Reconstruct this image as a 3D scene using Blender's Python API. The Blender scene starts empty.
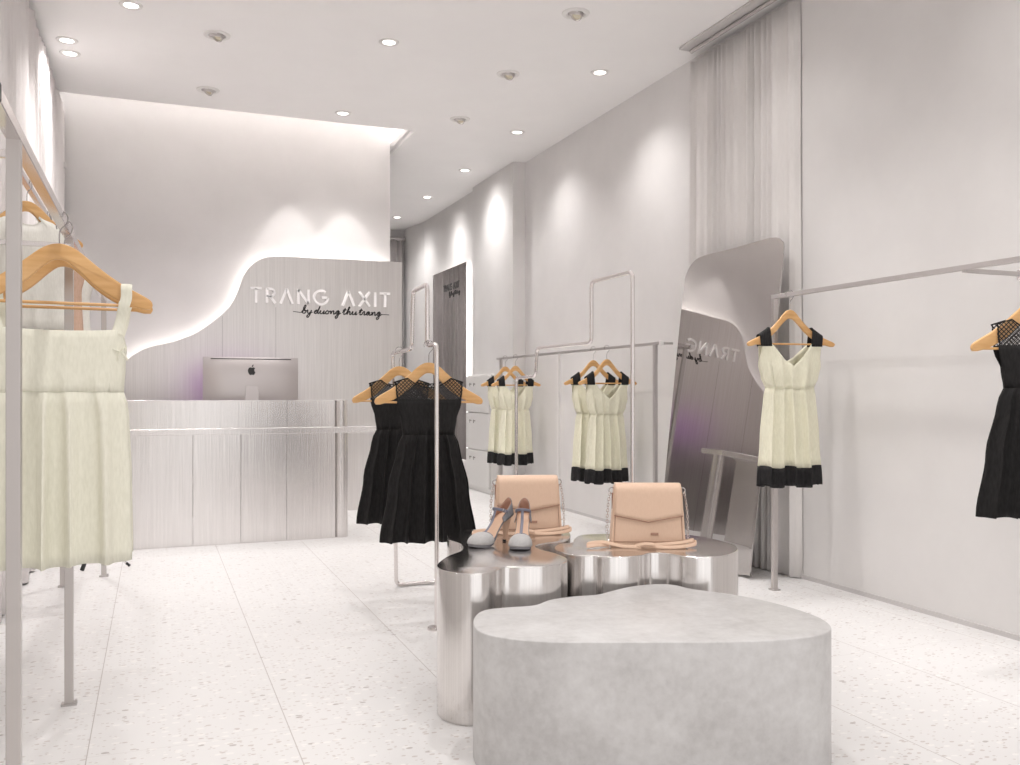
import bpy, bmesh, math, random
from mathutils import Vector, Matrix

random.seed(7)
S = bpy.context.scene
C = S.collection
PI = math.pi
R = math.radians

# ------------------------------------------------------------------ camera
CAM_H, FOC = 1.05, 900.0
YAW = math.atan(356 / 900)
cd = bpy.data.cameras.new('camera')
cam = bpy.data.objects.new('camera', cd)
C.objects.link(cam)
cam.location = (0, 0, CAM_H)
cam.rotation_euler = (PI / 2, 0, -YAW)
cd.sensor_fit = 'HORIZONTAL'
cd.sensor_width = 36.0
cd.lens = FOC / 1020 * 36.0
cd.shift_y = (392 - 382.5) / 1020
cd.clip_start = 0.05
S.camera = cam

# ------------------------------------------------------------------ materials
def mat(name, col, rough=0.5, metal=0.0, **kw):
    m = bpy.data.materials.new(name)
    m.use_nodes = True
    b = m.node_tree.nodes['Principled BSDF']
    b.inputs['Base Color'].default_value = (*col, 1)
    b.inputs['Roughness'].default_value = rough
    b.inputs['Metallic'].default_value = metal
    for k, v in kw.items():
        b.inputs[k.replace('_', ' ')].default_value = v
    return m

def nd(m, t, **kw):
    n = m.node_tree.nodes.new(t)
    for k, v in kw.items():
        if k in n.inputs.keys():
            n.inputs[k].default_value = v
        else:
            setattr(n, k, v)
    return n

def lk(m, a, b):
    m.node_tree.links.new(a, b)

def bsdf(m):
    return m.node_tree.nodes['Principled BSDF']

def coords(m, scale=(1, 1, 1), rot=(0, 0, 0), kind='Object'):
    t = nd(m, 'ShaderNodeTexCoord')
    p = nd(m, 'ShaderNodeMapping')
    p.inputs['Scale'].default_value = scale
    p.inputs['Rotation'].default_value = rot
    lk(m, t.outputs[kind], p.inputs['Vector'])
    return p.outputs['Vector']

def ramp(m, src, stops):
    r = nd(m, 'ShaderNodeValToRGB')
    e = r.color_ramp.elements
    while len(e) < len(stops):
        e.new(0.5)
    for k, (p, c) in enumerate(stops):
        e[k].position = p
        e[k].color = (*c, 1) if not isinstance(c, float) else (c, c, c, 1)
    lk(m, src, r.inputs['Fac'])
    return r.outputs['Color']

def bump(m, src, strength, dist=0.01):
    b = nd(m, 'ShaderNodeBump')
    b.inputs['Strength'].default_value = strength
    b.inputs['Distance'].default_value = dist
    lk(m, src, b.inputs['Height'])
    lk(m, b.outputs['Normal'], bsdf(m).inputs['Normal'])

def noise(m, vec, scale, detail=3, rough=0.5):
    n = nd(m, 'ShaderNodeTexNoise')
    n.inputs['Scale'].default_value = scale
    n.inputs['Detail'].default_value = detail
    n.inputs['Roughness'].default_value = rough
    lk(m, vec, n.inputs['Vector'])
    return n.outputs['Fac']

def plaster(name, col, var=0.02):
    m = mat(name, col, 0.75)
    v = coords(m)
    f = noise(m, v, 3.0, 5, 0.6)
    a = tuple(max(0, c - var) for c in col)
    b = tuple(min(1, c + var) for c in col)
    lk(m, ramp(m, f, [(0.3, a), (0.7, b)]), bsdf(m).inputs['Base Color'])
    bump(m, noise(m, v, 60, 3), 0.05, 0.004)
    return m

M = {}
M['wall'] = plaster('wall_plaster', (0.76, 0.738, 0.725))
M['ceiling'] = plaster('ceiling_paint', (0.93, 0.912, 0.902), 0.01)
M['base'] = mat('baseboard_paint', (0.60, 0.575, 0.565), 0.5)
M['white'] = mat('white_paint', (0.80, 0.78, 0.76), 0.45)

def terrazzo():
    m = mat('terrazzo', (0.8, 0.77, 0.75), 0.28)
    m.node_tree.nodes['Principled BSDF'].inputs['Specular IOR Level'].default_value = 0.4
    v = coords(m)
    base = ramp(m, noise(m, v, 1.2, 4), [(0.3, (0.785, 0.77, 0.762)), (0.7, (0.825, 0.81, 0.802))])
    col = base
    for sc, thr, rad, chip, seed in ((62, 0.86, 0.34, (0.56, 0.50, 0.47), 0.0), (110, 0.84, 0.36, (0.60, 0.55, 0.52), 3.0), (38, 0.95, 0.26, (0.42, 0.37, 0.35), 7.0), (48, 0.80, 0.36, (0.90, 0.88, 0.86), 11.0)):
        t = nd(m, 'ShaderNodeTexCoord')
        p = nd(m, 'ShaderNodeMapping')
        p.inputs['Location'].default_value = (seed, seed * .7, 0)
        p.inputs['Scale'].default_value = (0.6, 1, 0)
        lk(m, t.outputs['Object'], p.inputs['Vector'])
        nv = nd(m, 'ShaderNodeTexVoronoi')
        nv.inputs['Scale'].default_value = sc
        lk(m, p.outputs['Vector'], nv.inputs['Vector'])
        sep = nd(m, 'ShaderNodeSeparateColor')
        lk(m, nv.outputs['Color'], sep.inputs['Color'])
        pick = nd(m, 'ShaderNodeMath', operation='GREATER_THAN')
        lk(m, sep.outputs[0], pick.inputs[0]); pick.inputs[1].default_value = thr
        near = nd(m, 'ShaderNodeMath', operation='LESS_THAN')
        lk(m, nv.outputs['Distance'], near.inputs[0]); near.inputs[1].default_value = rad
        mul = nd(m, 'ShaderNodeMath', operation='MULTIPLY')
        lk(m, pick.outputs[0], mul.inputs[0]); lk(m, near.outputs[0], mul.inputs[1])
        mul2 = nd(m, 'ShaderNodeMath', operation='MULTIPLY')
        lk(m, mul.outputs[0], mul2.inputs[0]); mul2.inputs[1].default_value = 0.75
        mx = nd(m, 'ShaderNodeMix', data_type='RGBA')
        lk(m, mul2.outputs[0], mx.inputs[0]); lk(m, col, mx.inputs[6]); mx.inputs[7].default_value = (*chip, 1)
        col = mx.outputs[2]
    # thin joints between the big tiles
    t = nd(m, 'ShaderNodeTexCoord')
    sx = nd(m, 'ShaderNodeSeparateXYZ')
    lk(m, t.outputs['Object'], sx.inputs[0])
    acc = None
    for k, (per, off) in enumerate(((0.573, 0.18), (1.6, 0.35))):
        ad = nd(m, 'ShaderNodeMath', operation='ADD'); lk(m, sx.outputs[k], ad.inputs[0]); ad.inputs[1].default_value = off + 57.3 * (1 if k == 0 else 0) + 16 * k
        mo = nd(m, 'ShaderNodeMath', operation='PINGPONG'); lk(m, ad.outputs[0], mo.inputs[0]); mo.inputs[1].default_value = per / 2
        ls = nd(m, 'ShaderNodeMath', operation='LESS_THAN'); lk(m, mo.outputs[0], ls.inputs[0]); ls.inputs[1].default_value = 0.0016
        if k == 1:
            hf = nd(m, 'ShaderNodeMath', operation='MULTIPLY'); lk(m, ls.outputs[0], hf.inputs[0]); hf.inputs[1].default_value = 0.3; ls = hf
        if acc is None:
            acc = ls.outputs[0]
        else:
            mxx = nd(m, 'ShaderNodeMath', operation='MAXIMUM'); lk(m, acc, mxx.inputs[0]); lk(m, ls.outputs[0], mxx.inputs[1]); acc = mxx.outputs[0]
    mx = nd(m, 'ShaderNodeMix', data_type='RGBA')
    lk(m, acc, mx.inputs[0]); lk(m, col, mx.inputs[6]); mx.inputs[7].default_value = (0.52, 0.48, 0.46, 1)
    lk(m, mx.outputs[2], bsdf(m).inputs['Base Color'])
    return m
M['floor'] = terrazzo()

def brushed(name, col, rough, stretch=(60, 60, 1.2), strength=0.25, var=0.06):
    m = mat(name, col, rough, 1.0)
    v = coords(m, stretch)
    f = noise(m, v, 1.0, 4, 0.6)
    a = tuple(max(0, c - var) for c in col); b = tuple(min(1, c + var) for c in col)
    lk(m, ramp(m, f, [(0.3, a), (0.7, b)]), bsdf(m).inputs['Base Color'])
    bump(m, f, strength, 0.004)
    return m
M['panel'] = brushed('brushed_sign_metal', (0.70, 0.675, 0.66), 0.32, (120, 120, 2.0), 0.20, 0.045)
M['desk'] = brushed('brushed_desk_metal', (0.76, 0.735, 0.725), 0.27, (130, 130, 2.2), 0.20, 0.05)
M['steel'] = brushed('polished_table_steel', (0.70, 0.675, 0.66), 0.145, (150, 150, 1.0), 0.10, 0.05)
M['chrome'] = mat('chrome', (0.78, 0.74, 0.73), 0.16, 1.0)
M['pale_metal'] = mat('pale_rail_metal', (0.54, 0.51, 0.495), 0.30, 1.0)
M['rail_grey'] = mat('grey_satin_rail', (0.56, 0.53, 0.52), 0.35, 0.7)
M['wire'] = mat('hook_wire', (0.45, 0.43, 0.42), 0.25, 1.0)
M['mirror'] = mat('tinted_mirror', (0.52, 0.50, 0.49), 0.015, 1.0)
M['mirror_clear'] = mat('grey_mirror', (0.62, 0.60, 0.59), 0.02, 1.0)
M['dark'] = mat('dark_rubber', (0.03, 0.03, 0.03), 0.5)
M['black_letter'] = mat('black_acrylic', (0.02, 0.018, 0.018), 0.35)
M['white_letter'] = mat('white_acrylic', (0.92, 0.90, 0.89), 0.30)
M['seam'] = mat('seam_shadow_gap', (0.30, 0.28, 0.27), 0.6)

def wood():
    m = mat('hanger_wood', (0.72, 0.42, 0.17), 0.38)
    v = coords(m, (4, 30, 30))
    lk(m, ramp(m, noise(m, v, 1.5, 4), [(0.3, (0.66, 0.36, 0.13)), (0.7, (0.80, 0.49, 0.22))]), bsdf(m).inputs['Base Color'])
    return m
M['wood'] = wood()

def concrete():
    m = mat('polished_concrete', (0.5, 0.48, 0.46), 0.32)
    v = coords(m)
    f = noise(m, v, 4.0, 8, 0.62)
    g = noise(m, v, 40, 4, 0.6)
    mx = nd(m, 'ShaderNodeMix', data_type='FLOAT')
    mx.inputs[0].default_value = 0.3
    lk(m, f, mx.inputs[2]); lk(m, g, mx.inputs[3])
    lk(m, ramp(m, mx.outputs[0], [(0.36, (0.46, 0.447, 0.44)), (0.5, (0.56, 0.548, 0.542)), (0.64, (0.64, 0.632, 0.627))]), bsdf(m).inputs['Base Color'])
    lk(m, ramp(m, f, [(0.3, 0.36), (0.7, 0.44)]), bsdf(m).inputs['Roughness'])
    bump(m, g, 0.06, 0.003)
    return m
M['concrete'] = concrete()

def fabric(name, col, rough=0.9, ribs=None, weave=900, bs=0.15, var=0.03, sheen=0.0):
    m = mat(name, col, rough)
    bsdf(m).inputs['Specular IOR Level'].default_value = 0.25
    if sheen:
        bsdf(m).inputs['Sheen Weight'].default_value = sheen
    v = coords(m)
    f = noise(m, coords(m, (1, 1, 0.25)), weave / 6, 3)
    a = tuple(max(0, c - var) for c in col); b = tuple(min(1, c + var) for c in col)
    lk(m, ramp(m, f, [(0.35, a), (0.65, b)]), bsdf(m).inputs['Base Color'])
    if ribs:
        w = nd(m, 'ShaderNodeTexWave', wave_type='BANDS', bands_direction='X')
        w.inputs['Scale'].default_value = ribs
        w.inputs['Distortion'].default_value = 0.6
        lk(m, v, w.inputs['Vector'])
        bump(m, w.outputs['Fac'], 0.45, 0.003)
    else:
        bump(m, f, bs, 0.002)
    return m
M['cream_pleat'] = fabric('cream_pleated_crepe', (0.90, 0.875, 0.70), 0.8, ribs=60)
M['cream_linen'] = fabric('cream_linen', (0.85, 0.835, 0.71), 0.85, bs=0.3)
M['pale_linen'] = fabric('white_cotton', (0.84, 0.82, 0.76), 0.85)
M['tan_cloth'] = fabric('tan_cotton', (0.66, 0.45, 0.34), 0.85)
M['black_cloth'] = fabric('black_crepe', (0.016, 0.015, 0.015), 0.8, var=0.004)
M['black_band'] = fabric('black_ribbon', (0.02, 0.019, 0.02), 0.7, ribs=34, var=0.005)
M['curtain'] = fabric('sheer_curtain', (0.80, 0.77, 0.752), 0.9, weave=400, var=0.01)
M['curtain_left'] = fabric('white_sheer_curtain', (0.80, 0.76, 0.75), 0.9, weave=400, var=0.01)
M['curtain_grey'] = fabric('grey_curtain', (0.46, 0.43, 0.425), 0.9, weave=400, var=0.02)
M['leather'] = fabric('blush_leather', (0.77, 0.55, 0.41), 0.42, weave=1500, bs=0.08, var=0.012)
M['leather_edge'] = mat('dark_leather_edge', (0.42, 0.24, 0.17), 0.5)
M['suede_grey'] = fabric('grey_suede', (0.24, 0.235, 0.25), 0.9, weave=1500)
M['suede_pale'] = fabric('pale_grey_suede', (0.47, 0.46, 0.455), 0.85, weave=1500)
M['strap_blue'] = mat('slate_strap', (0.19, 0.19, 0.24), 0.5)
M['lining'] = mat('brown_lining', (0.40, 0.22, 0.155), 0.6)
M['insole'] = mat('tan_insole', (0.70, 0.46, 0.32), 0.5)
M['alu'] = mat('anodised_aluminium', (0.60, 0.56, 0.555), 0.35, 0.85)

def lace():
    m = mat('black_lace_net', (0.02, 0.018, 0.018), 0.7)
    t = nd(m, 'ShaderNodeTexCoord')
    sx = nd(m, 'ShaderNodeSeparateXYZ'); lk(m, t.outputs['Object'], sx.inputs[0])
    outs = []
    for op in ('ADD', 'SUBTRACT'):
        a = nd(m, 'ShaderNodeMath', operation=op); lk(m, sx.outputs[0], a.inputs[0]); lk(m, sx.outputs[2], a.inputs[1])
        p = nd(m, 'ShaderNodeMath', operation='PINGPONG'); lk(m, a.outputs[0], p.inputs[0]); p.inputs[1].default_value = 0.0085
        l = nd(m, 'ShaderNodeMath', operation='LESS_THAN'); lk(m, p.outputs[0], l.inputs[0]); l.inputs[1].default_value = 0.0026 if op == 'ADD' else 0.0026
        outs.append(l)
    mx = nd(m, 'ShaderNodeMath', operation='MAXIMUM')
    lk(m, outs[0].outputs[0], mx.inputs[0]); lk(m, outs[1].outputs[0], mx.inputs[1])
    ad = nd(m, 'ShaderNodeMath', operation='MAXIMUM'); lk(m, mx.outputs[0], ad.inputs[0]); ad.inputs[1].default_value = 0.12
    lk(m, ad.outputs[0], bsdf(m).inputs['Alpha'])
    return m
M['lace'] = lace()

def emit(name, col, s):
    m = bpy.data.materials.new(name); m.use_nodes = True
    nt = m.node_tree; nt.nodes.clear()
    e = nt.nodes.new('ShaderNodeEmission'); o = nt.nodes.new('ShaderNodeOutputMaterial')
    e.inputs[0].default_value = (*col, 1); e.inputs[1].default_value = s
    nt.links.new(e.outputs[0], o.inputs[0])
    return m
M['led'] = emit('led_strip_light', (1.0, 0.955, 0.93), 7.5)
M['led_cove'] = emit('led_cove_light', (1.0, 0.955, 0.93), 10.0)
M['led_mirror'] = emit('led_mirror_light', (1.0, 0.955, 0.94), 4.0)
M['lamp'] = emit('lamp_diffuser', (1.0, 0.96, 0.92), 5.0)
M['lamp_glow'] = emit('gimbal_lamp_face', (1.0, 0.86, 0.66), 0.35)

def screen():
    m = emit('lit_screen', (0.4, 0.1, 0.5), 0.9)
    nt = m.node_tree
    e = [n for n in nt.nodes if n.type == 'EMISSION'][0]
    v = coords(m)
    lk(m, ramp(m, noise(m, v, 5, 4), [(0.35, (0.03, 0.02, 0.12)), (0.5, (0.45, 0.12, 0.62)), (0.65, (0.75, 0.35, 0.55))]), e.inputs[0])
    return m
M['screen'] = screen()

# ------------------------------------------------------------------ mesh helpers
def obj(name, bm, m, parent=None, angle=35, solid=0.0, sub=0, loc=None, flat=False):
    me = bpy.data.meshes.new(name)
    bmesh.ops.recalc_face_normals(bm, faces=bm.faces[:])
    bm.to_mesh(me); bm.free()
    if not flat:
        for p in me.polygons:
            p.use_smooth = True
        me.set_sharp_from_angle(angle=R(angle))
    me.materials.append(m)
    o = bpy.data.objects.new(name, me)
    C.objects.link(o)
    if parent is not None:
        o.parent = parent
    if loc is not None:
        o.location = loc
    if solid:
        md = o.modifiers.new('thickness', 'SOLIDIFY'); md.thickness = solid; md.offset = 0
    if sub:
        md = o.modifiers.new('smooth', 'SUBSURF'); md.levels = sub; md.render_levels = sub
    return o

def tag(o, label, cat, group=None):
    o['label'] = label; o['category'] = cat
    if group:
        o['group'] = group
    return o

def thing(name, label, cat, loc=(0, 0, 0), rz=0.0, group=None):
    o = bpy.data.objects.new(name, None)
    C.objects.link(o)
    o.empty_display_size = 0.1
    o.location = loc; o.rotation_euler = (0, 0, rz)
    return tag(o, label, cat, group)

def struct(name, bm, m, **kw):
    o = obj(name, bm, m, **kw)
    o['kind'] = 'structure'
    return o

def dup(root, loc, rz, label, group=None):
    r = root.copy(); C.objects.link(r)
    r.location = loc; r.rotation_euler = (0, 0, rz); r['label'] = label
    if group:
        r['group'] = group
    for ch in list(root.children):
        c = ch.copy(); C.objects.link(c); c.parent = r
        for g in list(ch.children):
            d = g.copy(); C.objects.link(d); d.parent = c
    return r

def box(bm, x0, x1, y0, y1, z0, z1, bev=0.0, seg=2):
    r = bmesh.ops.create_cube(bm, size=1.0)
    vs = r['verts']
    for v in vs:
        v.co = Vector(((x0 + x1) / 2 + v.co.x * (x1 - x0), (y0 + y1) / 2 + v.co.y * (y1 - y0), (z0 + z1) / 2 + v.co.z * (z1 - z0)))
    if bev:
        es = set(e for v in vs for e in v.link_edges)
        bmesh.ops.bevel(bm, geom=list(es), offset=bev, segments=seg, affect='EDGES', profile=0.5)
    return bm

def B(*a, **k):
    return box(bmesh.new(), *a, **k)

def fillet(pts, r, n=6):
    pts = [Vector(p) for p in pts]
    out = [pts[0]]
    for i in range(1, len(pts) - 1):
        a, b, c = pts[i - 1], pts[i], pts[i + 1]
        u, v = (a - b), (c - b)
        rr = min(r, u.length * 0.48, v.length * 0.48)
        p, q = b + u.normalized() * rr, b + v.normalized() * rr
        for k in range(n + 1):
            t = k / n
            out.append(p * (1 - t) ** 2 + b * 2 * t * (1 - t) + q * t ** 2)
    out.append(pts[-1])
    return out

def catmull(pts, n=6, closed=False):
    pts = [Vector(p) for p in pts]
    N = len(pts); out = []
    rng = range(N) if closed else range(N - 1)
    for i in rng:
        if closed:
            p0, p1, p2, p3 = pts[i - 1], pts[i], pts[(i + 1) % N], pts[(i + 2) % N]
        else:
            p0, p1, p2, p3 = pts[max(i - 1, 0)], pts[i], pts[i + 1], pts[min(i + 2, N - 1)]
        for k in range(n):
            t = k / n
            out.append(0.5 * ((2 * p1) + (p2 - p0) * t + (2 * p0 - 5 * p1 + 4 * p2 - p3) * t * t + (3 * p1 - p0 - 3 * p2 + p3) * t ** 3))
    if not closed:
        out.append(pts[-1])
    return out

def tube(bm, pts, r, seg=10, closed=False, cap=True, ry=None, radii=None, up=None):
    pts = [Vector(p) for p in pts]
    N = len(pts)
    tg = []
    for i in range(N):
        a = pts[i - 1] if (i > 0 or closed) else pts[i]
        b = pts[(i + 1) % N] if (i < N - 1 or closed) else pts[i]
        tg.append((b - a).normalized())
    ref = Vector(up) if up else Vector((0, 0, 1))
    if abs(tg[0].dot(ref)) > 0.95:
        ref = Vector((1, 0, 0)) if abs(tg[0].x) < 0.9 else Vector((0, 1, 0))
    nrm = (ref - tg[0] * ref.dot(tg[0])).normalized()
    rings = []
    for i in range(N):
        if i > 0:
            nrm = nrm - tg[i] * nrm.dot(tg[i])
            if up:
                u2 = Vector(up) - tg[i] * Vector(up).dot(tg[i])
                if u2.length > 0.2:
                    nrm = u2
            nrm.normalize()
        bi = tg[i].cross(nrm)
        rr = radii[i] if radii else r
        ring = []
        for k in range(seg):
            a = 2 * PI * k / seg
            ring.append(bm.verts.new(pts[i] + nrm * math.cos(a) * rr + bi * math.sin(a) * (rr if ry is None else ry)))
        rings.append(ring)
    M_ = N if closed else N - 1
    for i in range(M_):
        a, b = rings[i], rings[(i + 1) % N]
        for k in range(seg):
            bm.faces.new((a[k], a[(k + 1) % seg], b[(k + 1) % seg], b[k]))
    if cap and not closed:
        bm.faces.new(rings[0]); bm.faces.new(list(reversed(rings[-1])))
    return bm

def T(pts, r, **k):
    return tube(bmesh.new(), pts, r, **k)

def lathe(bm, prof, seg=32, c=(0, 0, 0), mtx=None):
    rings = []
    for (r, z) in prof:
        if r < 1e-6:
            rings.append([bm.verts.new(Vector((0, 0, z)))])
        else:
            rings.append([bm.verts.new(Vector((r * math.cos(2 * PI * k / seg), r * math.sin(2 * PI * k / seg), z))) for k in range(seg)])
    vs = [v for rg in rings for v in rg]
    for a, b in zip(rings, rings[1:]):
        for k in range(seg):
            k2 = (k + 1) % seg
            if len(a) == 1 and len(b) == 1:
                continue
            if len(a) == 1:
                bm.faces.new((a[0], b[k], b[k2]))
            elif len(b) == 1:
                bm.faces.new((a[k], b[0], a[k2]))
            else:
                bm.faces.new((a[k], a[k2], b[k2], b[k]))
    for v in vs:
        if mtx is not None:
            v.co = mtx @ v.co
        v.co += Vector(c)
    return bm

def prism(bm, outline, z0, z1, fn=None, bev=0.0, bseg=3):
    """outline: list of 2D points; extruded between z0 and z1; fn maps (u,v,w) to 3D."""
    pts = [Vector((p[0], p[1])) for p in outline]
    N = len(pts)
    area = sum(pts[i].x * pts[(i + 1) % N].y - pts[(i + 1) % N].x * pts[i].y for i in range(N))
    if area < 0:
        pts.reverse()
    nr = []
    for i in range(N):
        t = (pts[(i + 1) % N] - pts[i - 1]).normalized()
        nr.append(Vector((-t.y, t.x)))
    levels = []
    if bev:
        for k in range(bseg + 1):
            a = PI / 2 * k / bseg
            levels.append((bev * (1 - math.sin(a)), z0 + bev * (1 - math.cos(a))))
        for k in range(bseg + 1):
            a = PI / 2 * k / bseg
            levels.append((bev * (1 - math.cos(a)), z1 - bev * (1 - math.sin(a))))
    else:
        levels = [(0, z0), (0, z1)]
    rings = []
    for off, z in levels:
        ring = []
        for p, n in zip(pts, nr):
            q = p + n * off
            ring.append(bm.verts.new(fn(q.x, q.y, z) if fn else Vector((q.x, q.y, z))))
        rings.append(ring)
    for a, b in zip(rings, rings[1:]):
        for k in range(N):
            bm.faces.new((a[k], a[(k + 1) % N], b[(k + 1) % N], b[k]))
    bm.faces.new(list(reversed(rings[0]))); bm.faces.new(rings[-1])
    return bm

XZ = lambda y0: (lambda u, v, w: Vector((u, y0 + w, v)))   # outline in XZ, depth along +Y
def spot(name, parent, loc, target, energy, size=75, blend=0.7, rad=0.03, col=(1, 0.977, 0.966)):
    l = bpy.data.lights.new(name, 'SPOT')
    l.energy = energy; l.spot_size = R(size); l.spot_blend = blend; l.shadow_soft_size = rad; l.color = col
    o = bpy.data.objects.new(name, l); C.objects.link(o)
    o.parent = parent; o.location = loc
    d = (Vector(target) - Vector(loc)).normalized()
    o.rotation_euler = d.to_track_quat('-Z', 'Y').to_euler()
    return o

# ------------------------------------------------------------------ the setting
CEIL = 3.31
XL, XR, YF, YB = -0.74, 3.40, -1.6, 12.25
struct('floor', B(-1.2, 3.7, YF - 0.3, YB + 0.2, -0.10, 0.0), M['floor'], flat=True)
# ceiling with the long slot over the sign wall
SX0, SX1, SY0, SY1 = XL, 2.10, 7.55, 8.62
cb = bmesh.new()
box(cb, -1.0, 3.6, YF - 0.1, SY0, CEIL, CEIL + 0.08)
box(cb, -1.0, 3.6, SY1, YB + 0.2, CEIL, CEIL + 0.08)
box(cb, SX1, 3.6, SY0, SY1, CEIL, CEIL + 0.08)
box(cb, -1.0, 3.6, SY0 - 0.2, SY1 + 0.1, CEIL + 0.24, CEIL + 0.30)
box(cb, -1.0, SX1 + 0.16, SY0 - 0.2, SY0 - 0.16, CEIL + 0.08, CEIL + 0.24)
box(cb, -1.0, SX1 + 0.12, SY1 + 0.06, SY1 + 0.1, CEIL + 0.08, CEIL + 0.24)
box(cb, SX1 + 0.14, SX1 + 0.18, SY0 - 0.2, SY1 + 0.1, CEIL + 0.08, CEIL + 0.24)
# small stepped trim inside the slot
box(cb, SX1 - 0.03, SX1, SY0, SY1, CEIL + 0.035, CEIL + 0.08)
struct('ceiling', cb, M['ceiling'], flat=True)
lb = bmesh.new()
box(lb, XL + 0.03, SX1 + 0.10, SY0 - 0.13, SY0 - 0.10, CEIL + 0.085, CEIL + 0.10)
box(lb, SX1 + 0.08, SX1 + 0.11, SY0 - 0.1, SY1, CEIL + 0.085, CEIL + 0.10)
cove = obj('cove_light_strip', lb, M['led_cove'], flat=True)
tag(cove, 'glowing white strip light in the ceiling slot above the sign wall', 'strip light')

struct('wall_left', B(XL - 0.12, XL, YF - 0.1, YB, 0, CEIL), M['wall'], flat=True)
wb = bmesh.new()
def wallseg(bm, pts, th=0.14):
    prism(bm, pts, 0.0, CEIL)
prism(wb, [(3.40, YF - 0.1), (3.40, 8.186), (3.275, 8.20), (3.275, 9.40), (3.335, 9.45), (3.335, 11.54), (3.25, 12.05), (3.25, YB), (3.62, YB), (3.62, YF - 0.1)], 0.0, CEIL)
struct('wall_right', wb, M['wall'], flat=True)
struct('wall_far', B(-1.0, 3.6, YB, YB + 0.12, 0, CEIL), M['wall'], flat=True)
# the sign wall stands free at its right-hand end and passes up into the slot
struct('wall_back', B(XL, 2.005, 8.05, 8.22, 0, CEIL + 0.235), M['wall'], flat=True)
# shop front behind the camera: piers and a header round one wide opening
fb = bmesh.new()
box(fb, -0.9, -0.55, YF - 0.1, YF, 0, CEIL)
box(fb, 3.15, 3.4, YF - 0.1, YF, 0, CEIL)
box(fb, -0.55, 3.15, YF - 0.1, YF, 2.95, CEIL)
struct('wall_front', fb, M['wall'], flat=True)
bb = bmesh.new()
prism(bb, [(3.40, YF), (3.40, 8.186), (3.275, 8.20), (3.275, 9.40), (3.335, 9.45), (3.335, 11.54), (3.25, 12.05), (3.25, YB),
           (3.242, YB), (3.242, 12.045), (3.327, 11.53), (3.327, 9.455), (3.267, 9.405), (3.267, 8.192), (3.392, 8.178), (3.392, YF)], 0.0, 0.022)
struct('baseboard_right', bb, M['base'], flat=True)
struct('baseboard_left', B(XL, XL + 0.008, YF, YB, 0, 0.022), M['base'], flat=True)
# shallow ledge on the left wall, under the valance of the left curtain
struct('trim_1', B(XL, -0.64, 7.80, 7.84, 2.80, 2.845), M['wall'], flat=True)

# ------------------------------------------------------------------ curtains
def curtain_mesh(length, h, amp, folds, seed, along='Y', zb=0.0, flare=0.0, n=None, tuck=0.0):
    rnd = random.Random(seed)
    bm = bmesh.new()
    n = n or int(folds * 14)
    # irregular fold spacing
    ph = [0.0]
    for i in range(n):
        s = i / n
        ph.append(ph[-1] + (1 + 0.55 * math.sin(s * 17 + seed) + 0.35 * math.sin(s * 41 + 2 * seed)))
    tot = ph[-1]
    ph = [p / tot * folds * 2 * PI for p in ph]
    am = [amp * (0.65 + 0.35 * math.sin(i * 0.11 + seed) * math.cos(i * 0.037)) for i in range(n + 1)]
    rows = 14
    grid = []
    for j in range(rows + 1):
        t = j / rows
        z = zb + h * (1 - t)
        row = []
        for i in range(n + 1):
            s = i / n
            k = 0.75 + 0.25 * t
            d = am[i] * k * (math.sin(ph[i]) + 0.25 * math.sin(2 * ph[i] + 1.0) + 0.15 * math.sin(ph[i] * 0.37 + t * 1.5))
            e = max(0.0, 1 - min(s, 1 - s) / 0.02)
            d = d * (1 - e) + tuck * e
            a = (s - 0.5) * length * (1 + flare * t)
            row.append(bm.verts.new((d, a, z) if along == 'Y' else (a, d, z)))
        grid.append(row)
    for j in range(rows):
        for i in range(n):
            bm.faces.new((grid[j][i], grid[j][i + 1], grid[j + 1][i + 1], grid[j + 1][i]))
    return bm

c = obj('curtain', curtain_mesh(1.09, 3.255, 0.026, 16, 3, zb=0.005, flare=0.03, tuck=0.040), M['curtain'], loc=(3.355, 4.665, 0), angle=80, solid=0.002)
tag(c, 'pale beige floor-length curtain hanging on the right wall behind the leaning mirror', 'curtain')
t = thing('curtain_track', 'slim grey track along the ceiling above the pale right-wall curtain', 'curtain track', (3.25, 4.0, CEIL))
obj('cover_board', B(-0.05, 0.03, -1.2, 1.08, -0.018, 0.0, bev=0.003), M['base'], t)
obj('rail', T([(0.025, -1.2, -0.030), (0.025, 1.05, -0.030)], 0.013), M['rail_grey'], t)

c = obj('curtain', curtain_mesh(3.5, 3.26, 0.030, 25, 5, zb=0.01), M['curtain_left'], loc=(-0.665, 6.25, 0), angle=80, solid=0.002)
tag(c, 'long white sheer curtain along the left wall behind the clothes rails', 'curtain')
c = obj('curtain', curtain_mesh(1.75, 3.13, 0.045, 15, 9, along='X', zb=0.01), M['curtain_grey'], loc=(2.32, 12.12, 0), angle=80, solid=0.002)
tag(c, 'dark grey pleated curtain on the far end wall of the passage', 'curtain')
t = thing('curtain_rod', 'dark rod with a ball end holding the grey curtain at the passage end', 'curtain rod', (2.3, 12.12, 3.17))
obj('rod', T([(-0.9, 0, 0), (0.90, 0, 0)], 0.014), M['rail_grey'], t)
fm = bmesh.new(); bmesh.ops.create_uvsphere(fm, u_segments=16, v_segments=10, radius=0.028)
for v in fm.verts: v.co += Vector((0.915, 0, 0))
obj('finial', fm, M['rail_grey'], t)
obj('wall_bracket', T([(0.80, 0.0, 0), (0.80, 0.13, 0)], 0.009), M['rail_grey'], t)

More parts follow.
